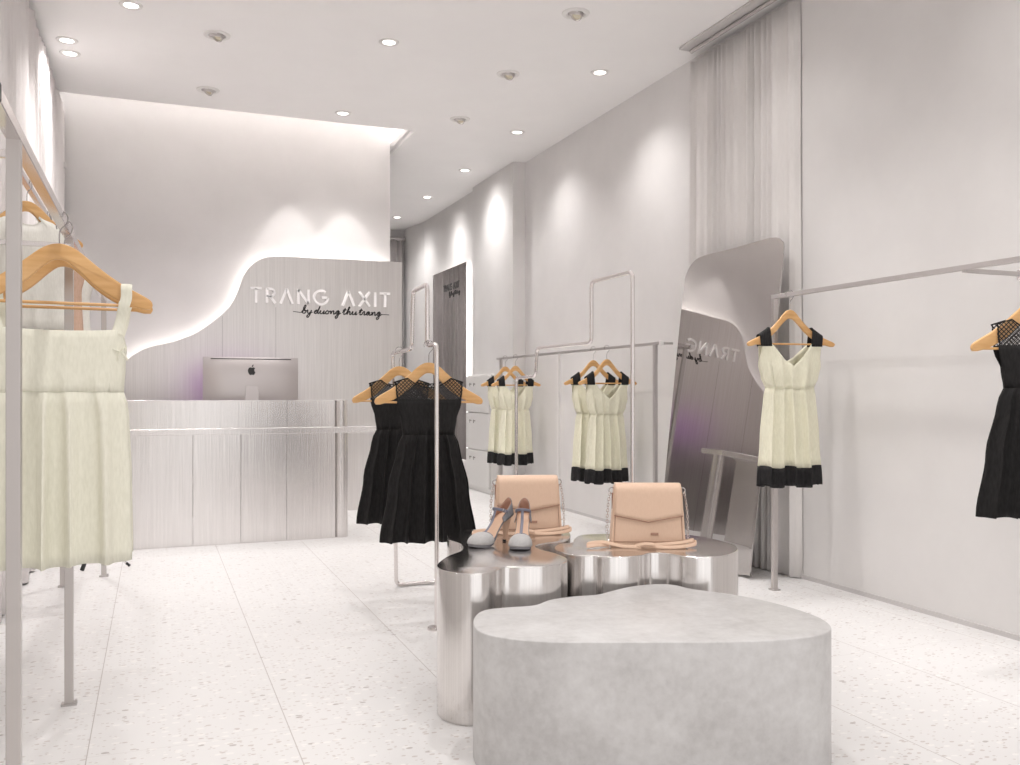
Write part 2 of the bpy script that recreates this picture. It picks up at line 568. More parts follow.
# ------------------------------------------------------------------ ceiling lights
def downlight_proto():
    t = thing('downlight', '', 'ceiling light', (0, 0, CEIL))
    obj('trim_ring', lathe(bmesh.new(), [(0.040, 0.0), (0.040, -0.004), (0.046, -0.008), (0.062, -0.006), (0.066, -0.001), (0.066, 0.0)], 32), M['white'], t)
    obj('diffuser', lathe(bmesh.new(), [(0.0, -0.0035), (0.041, -0.0035), (0.041, 0.0), (0.0, 0.0)], 24), M['lamp'], t)
    return t
DL = downlight_proto()
dls = [
    (1.41, 5.69, 'glowing recessed downlight in the ceiling straight in front of the sign lettering'),
    (1.424, 7.277, 'glowing recessed downlight just in front of the cove above the sign lettering'),
    (2.93, 5.68, 'glowing recessed downlight along the right wall, nearest to the camera in its row'),
    (2.935, 7.25, 'glowing recessed downlight along the right wall, second in its row after the curtain'),
    (2.944, 8.69, 'glowing recessed downlight along the right wall above the first bright wall scallop'),
    (2.944, 10.05, 'glowing recessed downlight in front of the backlit wall mirror'),
    (2.92, 11.35, 'glowing recessed downlight at the far end of the passage'),
    (-0.125, 5.70, 'glowing recessed downlight at the top of the picture, in front of the white curtain'),
    (-0.52, 6.42, 'glowing recessed downlight next to the left curtain, nearer of the two close together'),
    (-0.52, 6.66, 'glowing recessed downlight next to the left curtain, farther of the two close together'),
]
E_DL = 37
for i, (x, y, lab) in enumerate(dls):
    if i == 0:
        o = DL; o.location = (x, y, CEIL); o['label'] = lab; o['group'] = 'recessed ceiling downlights'
    else:
        o = dup(DL, (x, y, CEIL), 0, lab, 'recessed ceiling downlights')
    if y > 8.0:
        spot('lamp', o, (0, 0, -0.012), (0, 0, -1), 7, 44, 0.8)
        spot('lamp', o, (0, 0, -0.012), (0, 0, -1), 14, 160, 1.0)
    elif x < -0.3:
        spot('lamp', o, (0, 0, -0.012), (0, 0, -1), 2.5, 150, 1.0)
    else:
        spot('lamp', o, (0, 0, -0.012), (0, 0, -1), (24 if y > 7 else E_DL) if x < 2.5 else 0.9, 120 if x < 2.5 else 165, 1.0)

# unseen fill lamps added over the shop front, roughly in line with the visible rows
for x in (-0.05, 1.41, 2.75):
    for y in (4.1, 2.5, 0.9, -0.7):
        spot('lamp', None, (x, y, CEIL - 0.012), (x, y, 0), E_DL if x < 2.5 else 17, 125, 1.0)
for x, y in ((1.3, 9.4), (1.6, 11.0)):
    spot('lamp', None, (x, y, CEIL - 0.012), (x, y, 0), 46, 150, 1.0)  # unseen lamps added behind the sign wall to fill the passage
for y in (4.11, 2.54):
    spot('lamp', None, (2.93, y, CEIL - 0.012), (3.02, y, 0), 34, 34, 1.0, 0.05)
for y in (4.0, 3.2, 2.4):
    spot('lamp', None, (2.2, y, CEIL - 0.03), (3.40, y - 0.1, 0.85), 44, 58, 1.0, 0.14)  # unseen soft spots added to brighten the lower right wall

def gimbal_proto():
    t = thing('gimbal_spotlight', '', 'ceiling light', (0, 0, CEIL))
    obj('trim_plate', lathe(bmesh.new(), [(0.050, 0.0), (0.050, -0.004), (0.058, -0.010), (0.080, -0.006), (0.084, -0.001), (0.084, 0.0)], 36), M['white'], t)
    obj('inner_ring', lathe(bmesh.new(), [(0.034, 0.002), (0.034, -0.012), (0.044, -0.014), (0.049, -0.002), (0.049, 0.002)], 32, mtx=Matrix.Rotation(R(14), 4, 'X')), M['rail_grey'], t)
    mt = Matrix.Translation((0.008, -0.004, -0.003)) @ Matrix.Rotation(R(38), 4, 'Y') @ Matrix.Rotation(R(-20), 4, 'X')
    h = obj('lamp_head', lathe(bmesh.new(), [(0.026, 0.03), (0.036, 0.012), (0.038, -0.018), (0.035, -0.021), (0.031, -0.018), (0.030, -0.006)], 28, mtx=mt), M['pale_metal'], t)
    obj('lamp_face', lathe(bmesh.new(), [(0.0, -0.008), (0.030, -0.008), (0.030, -0.005), (0, -0.005)], 24, mtx=mt), M['lamp_glow'], h)
    return t
GP = gimbal_proto()
gps = [
    (0.371, 5.98, 'tilting spotlight in the ceiling, nearer of the two above the reception desk', (0.6, 6.9, 0.6)),
    (0.376, 7.09, 'tilting spotlight in the ceiling, one nearest the glowing cove above the desk', (0.5, 6.5, 0.5)),
    (2.34, 4.85, 'tilting spotlight in the ceiling, largest and nearest of the middle row of three', (2.0, 3.0, 0.5)),
    (2.34, 5.95, 'tilting spotlight in the ceiling, second of the middle row of three', (1.4, 4.4, 0.7)),
    (2.355, 7.08, 'tilting spotlight in the ceiling, farthest and smallest of the middle row of three', (3.1, 6.4, 1.0)),
]
for i, (x, y, lab, tgt) in enumerate(gps):
    if i == 0:
        o = GP; o.location = (x, y, CEIL); o['label'] = lab; o['group'] = 'tilting ceiling spotlights'
    else:
        o = dup(GP, (x, y, CEIL), 0, lab, 'tilting ceiling spotlights')
    spot('lamp', o, (0.012, -0.006, -0.032), (tgt[0] - x, tgt[1] - y, tgt[2] - CEIL), 14, 60, 0.9, 0.012)

# ------------------------------------------------------------------ sign panel
sgpts = [(-0.36, 0.0), (-0.36, 0.90), (-0.33, 1.02), (-0.262, 1.20), (-0.207, 1.305), (-0.12, 1.375), (-0.015, 1.425), (0.15, 1.465), (0.308, 1.532), (0.42, 1.608),
         (0.54, 1.712), (0.622, 1.812), (0.672, 1.93), (0.705, 2.032), (0.778, 2.135), (0.875, 2.197), (0.975, 2.22)]
wave = [Vector((p[0], p[1], 0)) for p in sgpts[1:]]
wave = [(p.x, p.y) for p in catmull(wave, 5)]
out = [(2.09, 0.0), (2.09, 2.225), (1.5, 2.225)] + [] 
outline = [(-0.36, 0.0), (2.09, 0.0), (2.09, 2.225), (1.55, 2.225)] + list(reversed(wave))
sg = thing('sign_panel', 'tall brushed metal backdrop with a wavy glowing edge behind the reception desk', 'sign', (0, 0, 0))
PY0, PY1 = 7.945, 7.975
obj('metal_sheet', prism(bmesh.new(), outline, 0, PY1 - PY0, fn=XZ(PY0), bev=0.002, bseg=1), M['panel'], sg, flat=True)
sm = bmesh.new()
for x, ztop in ((0.535, 1.69), (0.975, 1.78)):
    box(sm, x - 0.0015, x + 0.0015, PY0 - 0.0006, PY0 + 0.002, 0.0, ztop)
obj('panel_seam', sm, M['seam'], sg, flat=True)
# light strip following the edge, set back behind the sheet and facing the wall
edge = [(1.98, 2.225), (1.55, 2.225)] + list(reversed(wave)) + [(-0.36, 0.5)]
lsm = bmesh.new()
ev = []
EN = len(edge)
for i, (x, z) in enumerate(edge):
    a = Vector(edge[max(i - 1, 0)]); b = Vector(edge[min(i + 1, EN - 1)])
    tdir = (b - a).normalized()
    nrm = Vector((-tdir.y, tdir.x))     # walking from right to left along the top: normal points down
    p = Vector((x, z)) + nrm * 0.022
    q = Vector((x, z)) + nrm * 0.036
    ev.append([lsm.verts.new((p.x, PY1 + 0.004, p.y)), lsm.verts.new((p.x, PY1 + 0.014, p.y)), lsm.verts.new((q.x, PY1 + 0.014, q.y)), lsm.verts.new((q.x, PY1 + 0.004, q.y))])
for a, b in zip(ev, ev[1:]):
    for k in range(4):
        lsm.faces.new((a[k], a[(k + 1) % 4], b[(k + 1) % 4], b[k]))
lsm.faces.new(ev[0]); lsm.faces.new(list(reversed(ev[-1])))
obj('light_strip', lsm, M['led'], sg)
# stand-offs to the wall
for x, z in ((0.2, 0.3), (1.9, 0.3), (1.9, 1.9), (1.0, 1.6), (0.2, 1.0)):
    obj('stand_off', B(x - 0.02, x + 0.02, PY1, 8.048, z - 0.02, z + 0.02), M['rail_grey'], sg)

def strokes(bm, segs, x, z, h, w, th, fn):
    """segs: polylines in unit glyph box; drawn as flat bars of width w, depth th."""
    for pl in segs:
        for (a, b) in zip(pl, pl[1:]):
            a2 = Vector((x + a[0] * h, z + a[1] * h)); b2 = Vector((x + b[0] * h, z + b[1] * h))
            d = (b2 - a2)
            if d.length < 1e-6:
                continue
            d.normalize(); n = Vector((-d.y, d.x)) * w / 2
            a3 = a2 - d * 0.0; b3 = b2 + d * 0.0
            prism(bm, [a3 + n, a3 - n, b3 - n, b3 + n], 0, th, fn=fn)

def arc(cx, cz, r, a0, a1, n=14):
    return [(cx + r * math.cos(R(a0 + (a1 - a0) * k / n)), cz + r * math.sin(R(a0 + (a1 - a0) * k / n))) for k in range(n + 1)]
G = {
    'T': (0.72, [[(0.0, 0.95), (0.72, 0.95)], [(0.36, 0.95), (0.36, 0.0)]]),
    'R': (0.62, [[(0.06, 0), (0.06, 1)], [(0.06, 0.95)] + [(0.30 + 0.24 * math.cos(R(a)), 0.71 + 0.24 * math.sin(R(a))) for a in range(90, -91, -15)] + [(0.06, 0.47)], [(0.25, 0.47), (0.60, 0.0)]]),
    'V': (0.86, [[(0.04, 0), (0.43, 1.0), (0.82, 0)]]),
    'N': (0.78, [[(0.06, 0), (0.06, 1.0)], [(0.06, 0.96), (0.72, 0.04)], [(0.72, 0), (0.72, 1.0)]]),
    'G': (0.92, [arc(0.5, 0.5, 0.46, 48, 360, 26), [(0.55, 0.5), (0.96, 0.5)]]),
    'X': (0.80, [[(0.04, 0), (0.76, 1.0)], [(0.04, 1.0), (0.76, 0)]]),
    'I': (0.12, [[(0.06, 0), (0.06, 1.0)]]),
    ' ': (0.45, []),
}
def lettering(parent, txt, x0, x1, z, h, w, th, fn, m, lab):
    tot = sum(G[ch][0] for ch in txt)
    gap = ((x1 - x0) / h - tot) / (len(txt) - 1)
    x = x0
    for ch in txt:
        adv, seg = G[ch]
        if seg:
            bm = bmesh.new()
            strokes(bm, seg, x, z, h, w, th, fn)
            obj('letter', bm, m, parent, flat=True)['label'] = lab
        x += (adv + gap) * h
# 'TRANG AXIT' with crossbar-less A
letters_fn = lambda u, v, w: Vector((u, PY0 - w, v))
lettering(sg, 'TRVNG VXIT', 0.762, 1.978, 1.812, 0.130, 0.021, 0.018, letters_fn, M['white_letter'], 'raised white capital letter')
K = {
    'b': (0.85, [[(0, .35), (.3, 1.0), (.5, 1.8), (.42, 2.25), (.25, 1.9), (.2, .9), (.22, .2), (.45, 0), (.7, .35), (.6, .85), (.4, .8), (.6, .65), (.9, .8)]]),
    'y': (0.85, [[(0, .8), (.12, .9), (.14, .3), (.36, .05), (.62, .45), (.7, .95), (.62, .1), (.5, -.8), (.28, -1.05), (.15, -.75), (.4, -.2), (.9, .4)]]),
    'd': (0.95, [[(0, .35), (.55, .92), (.25, .9), (.1, .4), (.3, .02), (.58, .5), (.82, 2.15), (.68, .5), (.75, .05), (1.0, .4)]]),
    'u': (0.90, [[(0, .4), (.16, .95), (.13, .3), (.32, .02), (.6, .5), (.7, .95), (.66, .2), (.76, .02), (.95, .4)]]),
    'o': (0.80, [[(0, .4), (.4, .98), (.15, .7), (.13, .25), (.36, .0), (.62, .4), (.48, .9), (.62, .75), (.85, .8)]]),
    'n': (0.90, [[(0, .6), (.14, .95), (.14, .0), (.34, .75), (.58, .92), (.62, .2), (.74, .02), (.95, .4)]]),
    'g': (0.90, [[(0, .4), (.52, .95), (.22, .92), (.1, .4), (.3, .05), (.6, .9), (.54, -.5), (.34, -1.1), (.12, -.8), (.4, -.2), (.95, .4)]]),
    't': (0.62, [[(0, .4), (.34, 1.8), (.24, .4), (.36, .02), (.65, .4)], [(-.05, 1.2), (.6, 1.3)]]),
    'h': (0.92, [[(0, .4), (.38, 1.7), (.34, 2.15), (.2, 1.7), (.15, .0), (.35, .75), (.58, .9), (.62, .2), (.74, .02), (.95, .4)]]),
    'r': (0.62, [[(0, .4), (.16, 1.02), (.36, .85), (.3, .25), (.42, .02), (.65, .4)]]),
    'a': (0.90, [[(0, .4), (.52, .9), (.22, .92), (.1, .4), (.3, .02), (.6, .9), (.6, .2), (.74, .02), (.95, .4)]]),
    ' ': (0.28, []),
}
def script(bm, txt, x0, x1, z, xh, r, fn, slant=0.22):
    tot = sum(K[ch][0] for ch in txt)
    k = (x1 - x0) / tot
    x = x0
    for ch in txt:
        adv, pls = K[ch]
        for pl in pls:
            q = catmull([(p[0], p[1], 0) for p in pl], 4)
            pts = [fn(x + v.x * k + slant * v.y * xh, z + v.y * xh, 0.002) for v in q]
            rr = [r * (0.75 + 0.6 * abs(math.sin(i * 0.8))) for i in range(len(pts))]
            tube(bm, pts, r, seg=6, radii=rr)
        x += adv * k
    return bm
sc = script(bmesh.new(), 'by duong thu trang', 1.19, 1.90, 1.735, 0.032, 0.0044, letters_fn)
tube(sc, [letters_fn(x, 1.745 + 0.004 * math.sin(x * 30), 0.002) for x in (1.12, 1.14, 1.16, 1.18, 1.20)], 0.003, seg=6)
tube(sc, [letters_fn(x, 1.742 + 0.004 * math.sin(x * 30), 0.002) for x in (1.89, 1.91, 1.93, 1.95, 1.97)], 0.003, seg=6)
obj('script_lettering', sc, M['black_letter'], sg)['label'] = 'small black handwritten lettering'

# two small recessed lamps in the cove that throw the scallops on the sign wall
for x in (1.109, 1.60):
    spot('lamp', None, (x, 7.71, CEIL + 0.205), (x, 7.71, 0), 34, 45, 0.22, 0.012)

# ------------------------------------------------------------------ reception desk
dk = thing('reception_desk', 'long brushed metal reception counter with a rounded end column', 'counter', (0, 0, 0))
DY = 6.49
for a, b in ((-0.62, -0.24), (-0.24, 0.246), (0.246, 0.56), (0.56, 0.872), (0.872, 1.215)):
    obj('front_panel', B(a + 0.0012, b - 0.0012, DY, DY + 0.03, 0.0, 0.757, bev=0.001, seg=1), M['desk'], dk, flat=True)
for a, b in ((-0.62, 0.876), (0.876, 1.215)):
    obj('upper_panel', B(a + 0.001, b - 0.001, DY + 0.012, DY + 0.042, 0.80, 0.992, bev=0.001, seg=1), M['desk'], dk, flat=True)
# worktop slab: along the desk, then back along the end to the sign panel
slab = [(-0.62, DY - 0.018), (1.80, DY - 0.018), (1.80, DY + 0.30), (1.22, DY + 0.30), (1.22, DY + 0.62), (-0.62, DY + 0.62)]
obj('worktop', prism(bmesh.new(), slab, 0.757, 0.80, bev=0.003, bseg=1), M['desk'], dk, flat=True)
obj('end_column', lathe(bmesh.new(), [(0.0, 0.0), (0.052, 0.0), (0.052, 0.757)], 40, c=(1.262, DY + 0.052, 0)), M['desk'], dk)
obj('end_column', lathe(bmesh.new(), [(0.050, 0.80), (0.050, 0.990), (0.047, 0.993), (0.0, 0.993)], 40, c=(1.262, DY + 0.055, 0)), M['desk'], dk)
obj('end_column', lathe(bmesh.new(), [(0.0, 0.0), (0.052, 0.0), (0.052, 0.757)], 40, c=(1.735, DY + 0.12, 0)), M['desk'], dk)
obj('side_panel', B(1.17, 1.20, DY + 0.05, DY + 0.60, 0.0, 0.757), M['desk'], dk, flat=True)
obj('shelf', B(-0.60, 1.16, DY + 0.05, DY + 0.60, 0.40, 0.42), M['white'], dk, flat=True)
obj('side_panel', B(-0.62, -0.60, DY + 0.03, DY + 0.60, 0.0, 0.757), M['desk'], dk, flat=True)

# ------------------------------------------------------------------ computer
pc = thing('desktop_computer', 'silver all-in-one computer seen from behind, standing on the reception desk', 'computer', (0.666, 6.86, 0.80))
W2, Zb, Zt = 0.338, 0.075, 0.505
def scr_fn(u, v, w):
    return Vector((u, w, v))
bm = bmesh.new()
# housing: flat rim, back face bulging gently towards the camera (-Y)
nx, nz = 20, 14
grid = []
for j in range(nz + 1):
    row = []
    for i in range(nx + 1):
        u = i / nx * 2 - 1; v = j / nz * 2 - 1
        d = (1 - abs(u) ** 3.0) * (1 - abs(v) ** 3.0)
        row.append(bm.verts.new((u * W2, -0.006 - 0.032 * d ** 0.9, (Zb + Zt) / 2 + v * (Zt - Zb) / 2)))
    grid.append(row)
fr = [[bm.verts.new((g.co.x, 0.012, g.co.z)) for g in row] for row in grid]
for j in range(nz):
    for i in range(nx):
        bm.faces.new((grid[j][i], grid[j][i + 1], grid[j + 1][i + 1], grid[j + 1][i]))
        bm.faces.new((fr[j][i], fr[j + 1][i], fr[j + 1][i + 1], fr[j][i + 1]))
for i in range(nx):
    bm.faces.new((grid[0][i], fr[0][i], fr[0][i + 1], grid[0][i + 1])); bm.faces.new((grid[nz][i], grid[nz][i + 1], fr[nz][i + 1], fr[nz][i]))
for j in range(nz):
    bm.faces.new((grid[j][0], grid[j + 1][0], fr[j + 1][0], fr[j][0])); bm.faces.new((grid[j][nx], fr[j][nx], fr[j + 1][nx], grid[j + 1][nx]))
hs = obj('housing', bm, M['alu'], pc, angle=50)
obj('vent_slot', B(-0.285, 0.285, -0.0135, -0.008, Zt - 0.016, Zt - 0.010), M['black_letter'], pc, flat=True)
obj('screen', B(-W2 + 0.02, W2 - 0.02, 0.012, 0.0145, Zb + 0.075, Zt - 0.02), M['screen'], pc, flat=True)
st = bmesh.new()
prism(st, [(-0.043, 0.292), (0.043, 0.292), (0.062, 0.0), (-0.062, 0.0)], 0, 0.012, fn=lambda u, v, w: Vector((u, -0.070 + 0.11 * (v) - w + 0.006, v)), bev=0.002, bseg=1)
box(st, -0.10, 0.10, -0.085, 0.11, 0.0, 0.008, bev=0.003)
obj('stand', st, M['alu'], pc)
ap = [(0, .36), (-.17, .40), (-.33, .33), (-.44, .12), (-.42, -.15), (-.30, -.40), (-.17, -.50), (0, -.45), (.17, -.50), (.30, -.40), (.40, -.20), (.41, -.17), (.31, -.06), (.27, .08), (.31, .22), (.38, .29), (.28, .37), (.16, .40)]
ap = [(p.x * 0.062, p.y * 0.062) for p in catmull([(a, b, 0) for a, b in ap], 4, closed=True)]
lg = prism(bmesh.new(), [(a, b + 0.405) for a, b in ap], 0, 0.003, fn=lambda u, v, w: Vector((u, -0.0375 - w, v)))
leaf = [(0.0, .46), (.02, .60), (.10, .70), (.19, .74), (.18, .62), (.10, .50)]
leaf = [(p.x * 0.062, p.y * 0.062 + 0.405) for p in catmull([(a, b, 0) for a, b in leaf], 4, closed=True)]
prism(lg, leaf, 0, 0.003, fn=lambda u, v, w: Vector((u, -0.0375 - w, v)))
obj('logo', lg, M['black_letter'], pc, flat=True)['label'] = 'dark bitten fruit emblem'

# ------------------------------------------------------------------ display plinths
def blob(points, n=6):
    return [(p.x, p.y) for p in catmull([(a, b, 0) for a, b in points], n, closed=True)]
def offset(pts, d):
    N = len(pts); res = []
    area = sum(pts[i][0] * pts[(i + 1) % N][1] - pts[(i + 1) % N][0] * pts[i][1] for i in range(N))
    s = 1 if area > 0 else -1
    for i in range(N):
        a = Vector(pts[i - 1]); b = Vector(pts[(i + 1) % N]); t = (b - a).normalized()
        n = Vector((-t.y, t.x)) * s * d
        res.append((pts[i][0] + n.x, pts[i][1] + n.y))
    return res
LA = [(0.872, 2.860), (0.857, 2.765), (0.895, 2.69), (0.962, 2.668), (1.015, 2.70), (1.062, 2.735), (1.115, 2.715), (1.19, 2.705), (1.262, 2.725), (1.315, 2.79),
      (1.322, 2.90), (1.305, 2.99), (1.318, 3.075), (1.39, 3.115), (1.462, 3.13), (1.520, 3.20), (1.575, 3.34), (1.55, 3.48), (1.43, 3.545), (1.31, 3.52), (1.20, 3.53), (1.10, 3.45), (1.06, 3.32), (1.07, 3.20), (1.03, 3.08), (0.95, 2.99)]
LB = [(1.415, 3.075), (1.362, 3.00), (1.352, 2.90), (1.385, 2.83), (1.43, 2.81), (1.455, 2.775), (1.52, 2.752), (1.58, 2.757), (1.635, 2.785), (1.688, 2.757), (1.722, 2.675), (1.785, 2.640), (1.85, 2.645),
      (1.925, 2.685), (1.98, 2.745), (2.02, 2.84), (2.02, 2.97), (1.985, 3.08), (1.89, 3.19), (1.79, 3.20), (1.69, 3.225), (1.59, 3.235), (1.525, 3.17), (1.475, 3.09)]
LC = [(0.858, 2.459), (0.900, 2.545), (0.950, 2.588), (1.024, 2.590), (1.106, 2.586), (1.181, 2.635), (1.27, 2.650), (1.352, 2.645), (1.435, 2.68), (1.51, 2.710), (1.605, 2.718), (1.668, 2.682), (1.692, 2.60), (1.760, 2.50),
      (1.809, 2.385), (1.832, 2.24), (1.82, 2.11), (1.765, 2.015), (1.67, 1.975), (1.526, 1.985), (1.40, 2.021), (1.252, 2.079), (1.103, 2.135), (0.965, 2.195), (0.875, 2.275), (0.840, 2.36)]
o = obj('display_table', prism(bmesh.new(), blob(LA), 0.0, 0.48, bev=0.004), M['steel'], angle=60)
tag(o, 'mirror-polished steel scalloped plinth carrying the shoes and the farther handbag', 'display table', 'steel display plinths')
o = obj('display_table', prism(bmesh.new(), blob(LB), 0.0, 0.48, bev=0.004), M['steel'], angle=60)
tag(o, 'mirror-polished steel scalloped plinth carrying only the nearer handbag', 'display table', 'steel display plinths')
o = obj('display_plinth', prism(bmesh.new(), blob(LC), 0.0, 0.385, bev=0.004), M['concrete'], angle=60)
tag(o, 'low cloud-shaped grey concrete plinth standing empty in front of the steel ones', 'display table')

# ------------------------------------------------------------------ handbags
def handbag(label, loc, rz):
    t = thing('handbag', label, 'handbag', loc, rz, 'blush leather handbags')
    w0, w1, h, d0, d1 = 0.138, 0.124, 0.222, 0.046, 0.030
    bm = B(-1, 1, -1, 1, 0, 1, bev=0.0)
    bmesh.ops.subdivide_edges(bm, edges=bm.edges[:], cuts=3, use_grid_fill=True)
    for v in bm.verts:
        z = v.co.z
        wx = w0 + (w1 - w0) * z; dy = d0 + (d1 - d0) * z
        bulge = 1 + 0.05 * math.sin(PI * z)
        v.co = Vector((v.co.x * wx, v.co.y * dy * bulge, z * h))
    es = [e for e in bm.edges if len(e.link_faces) == 2 and e.calc_face_angle(0) > 0.7]
    bmesh.ops.bevel(bm, geom=es, offset=0.006, segments=3, affect='EDGES', profile=0.5)
    obj('body', bm, M['leather'], t, angle=50)
    def front(u, v, w):
        z = v
        k = min(max(z / h, 0), 1)
        dy = (d0 + (d1 - d0) * k) * (1 + 0.05 * math.sin(PI * k))
        return Vector((u, -dy - w, z))
    # pocket front with its raised border
    bd = T([front(-0.121, 0.118, 0.002), front(-0.125, 0.020, 0.002), front(0.125, 0.020, 0.002), front(0.121, 0.118, 0.002)], 0.0016, seg=6)
    obj('stitched_border', bd, M['leather_edge'], t)
    # flap: rows from the back edge over the top, down the front to a shallow V
    fl = bmesh.new()
    cols = 24; rows = []
    for j in range(13):
        row = []
        for i in range(cols + 1):
            u = i / cols * 2 - 1
            zend = 0.094 + 0.024 * abs(u)
            if j <= 3:
                a = j / 3
                p = Vector((u * (w1 - 0.003), d1 * 0.7 - a * d1 * 1.5, h + 0.006))
            else:
                a = (j - 3) / 9
                z = (h + 0.001) * (1 - a) + zend * a
                q = front(u * (w1 - 0.003 + 0.006 * (1 - z / h)), z, 0.007)
                p = q
            row.append(fl.verts.new(p))
        rows.append(row)
    for a, b in zip(rows, rows[1:]):
        for i in range(cols):
            fl.faces.new((a[i], a[i + 1], b[i + 1], b[i]))
    f = obj('flap', fl, M['leather'], t, angle=60, solid=0.006)
    ed = T([front(u * 0.1265, 0.092 + 0.024 * abs(u), 0.009) for u in [k / 8 - 1 for k in range(17)]], 0.0020, seg=6)
    obj('flap_edge', ed, M['leather_edge'], f)
    obj('clasp_plate', prism(bmesh.new(), [(0.008, 0.044), (0.036, 0.044), (0.036, 0.053), (0.008, 0.053)], 0, 0.004, fn=front, bev=0.001, bseg=1), M['leather_edge'], t)
    # side tabs, rings and chains
    for s in (-1, 1):
        obj('side_tab', B(s * (w1 + 0.004) - 0.003, s * (w1 + 0.004) + 0.003, -0.008, 0.008, 0.135, 0.195, bev=0.002), M['leather_edge'], t)
        rg = T([(s * (w1 + 0.006) + 0.011 * math.cos(a), 0.0, 0.203 + 0.011 * math.sin(a)) for a in [2 * PI * k / 16 for k in range(16)]], 0.0022, seg=6, closed=True)
        obj('ring', rg, M['wire'], t)
        ch = bmesh.new()
        path = catmull([(s * (w1 + 0.014), -0.002, 0.195), (s * (w1 + 0.022), -0.006, 0.14), (s * (w1 + 0.025), -0.012, 0.08), (s * (w1 + 0.024), -0.02, 0.03), (s * (w1 + 0.012), -0.045, 0.006)], 6)
        for k, p in enumerate(path[:-1]):
            d = (path[k + 1] - p).normalized()
            sd = Vector((1, 0, 0)) if k % 2 else Vector((0, 1, 0))
            sd = (sd - d * sd.dot(d)).normalized()
            L = (path[k + 1] - p).length * 0.72
            tube(ch, [p + d * (L * math.cos(a)) + sd * (0.0042 * math.sin(a)) for a in [2 * PI * q / 10 for q in range(10)]], 0.0012, seg=5, closed=True)
        obj('chain', ch, M['chrome'], t)
    # leather shoulder strap folded loosely in front of the bag on the table
    st = bmesh.new()
    tube(st, catmull([(-0.145, -0.040, 0.006), (-0.190, -0.075, 0.012), (-0.225, -0.085, 0.009), (-0.215, -0.060, 0.016), (-0.165, -0.058, 0.020), (-0.10, -0.070, 0.008), (-0.03, -0.083, 0.007)], 5), 0.0065, seg=8, ry=0.003, up=(0, 0.5, 0.85))
    tube(st, catmull([(-0.04, -0.084, 0.013), (0.0, -0.088, 0.012), (0.06, -0.086, 0.007), (0.12, -0.078, 0.009), (0.165, -0.060, 0.014), (0.172, -0.036, 0.020), (0.145, -0.030, 0.012)], 5), 0.0065, seg=8, ry=0.003, up=(0, 0.5, 0.85))
    tube(st, catmull([(-0.05, -0.076, 0.010), (-0.02, -0.092, 0.020), (0.015, -0.094, 0.018), (0.02, -0.080, 0.006)], 5), 0.0065, seg=8, ry=0.003, up=(0, 0.5, 0.85))
    tube(st, catmull([(0.02, -0.082, 0.016), (0.09, -0.072, 0.019), (0.15, -0.052, 0.024), (0.165, -0.030, 0.026), (0.140, -0.020, 0.02)], 5), 0.0065, seg=8, ry=0.003, up=(0, 0.5, 0.85))
    obj('shoulder_strap', st, M['leather'], t)
    return t
# both face the camera, turned a little
handbag('blush leather flap handbag on the nearer right steel plinth, its metal nameplate in view', (1.705, 2.925, 0.4805), -YAW - R(2))
handbag('blush leather flap handbag behind the pair of shoes on the farther steel plinth', (1.408, 3.372, 0.4805), -YAW + R(6))

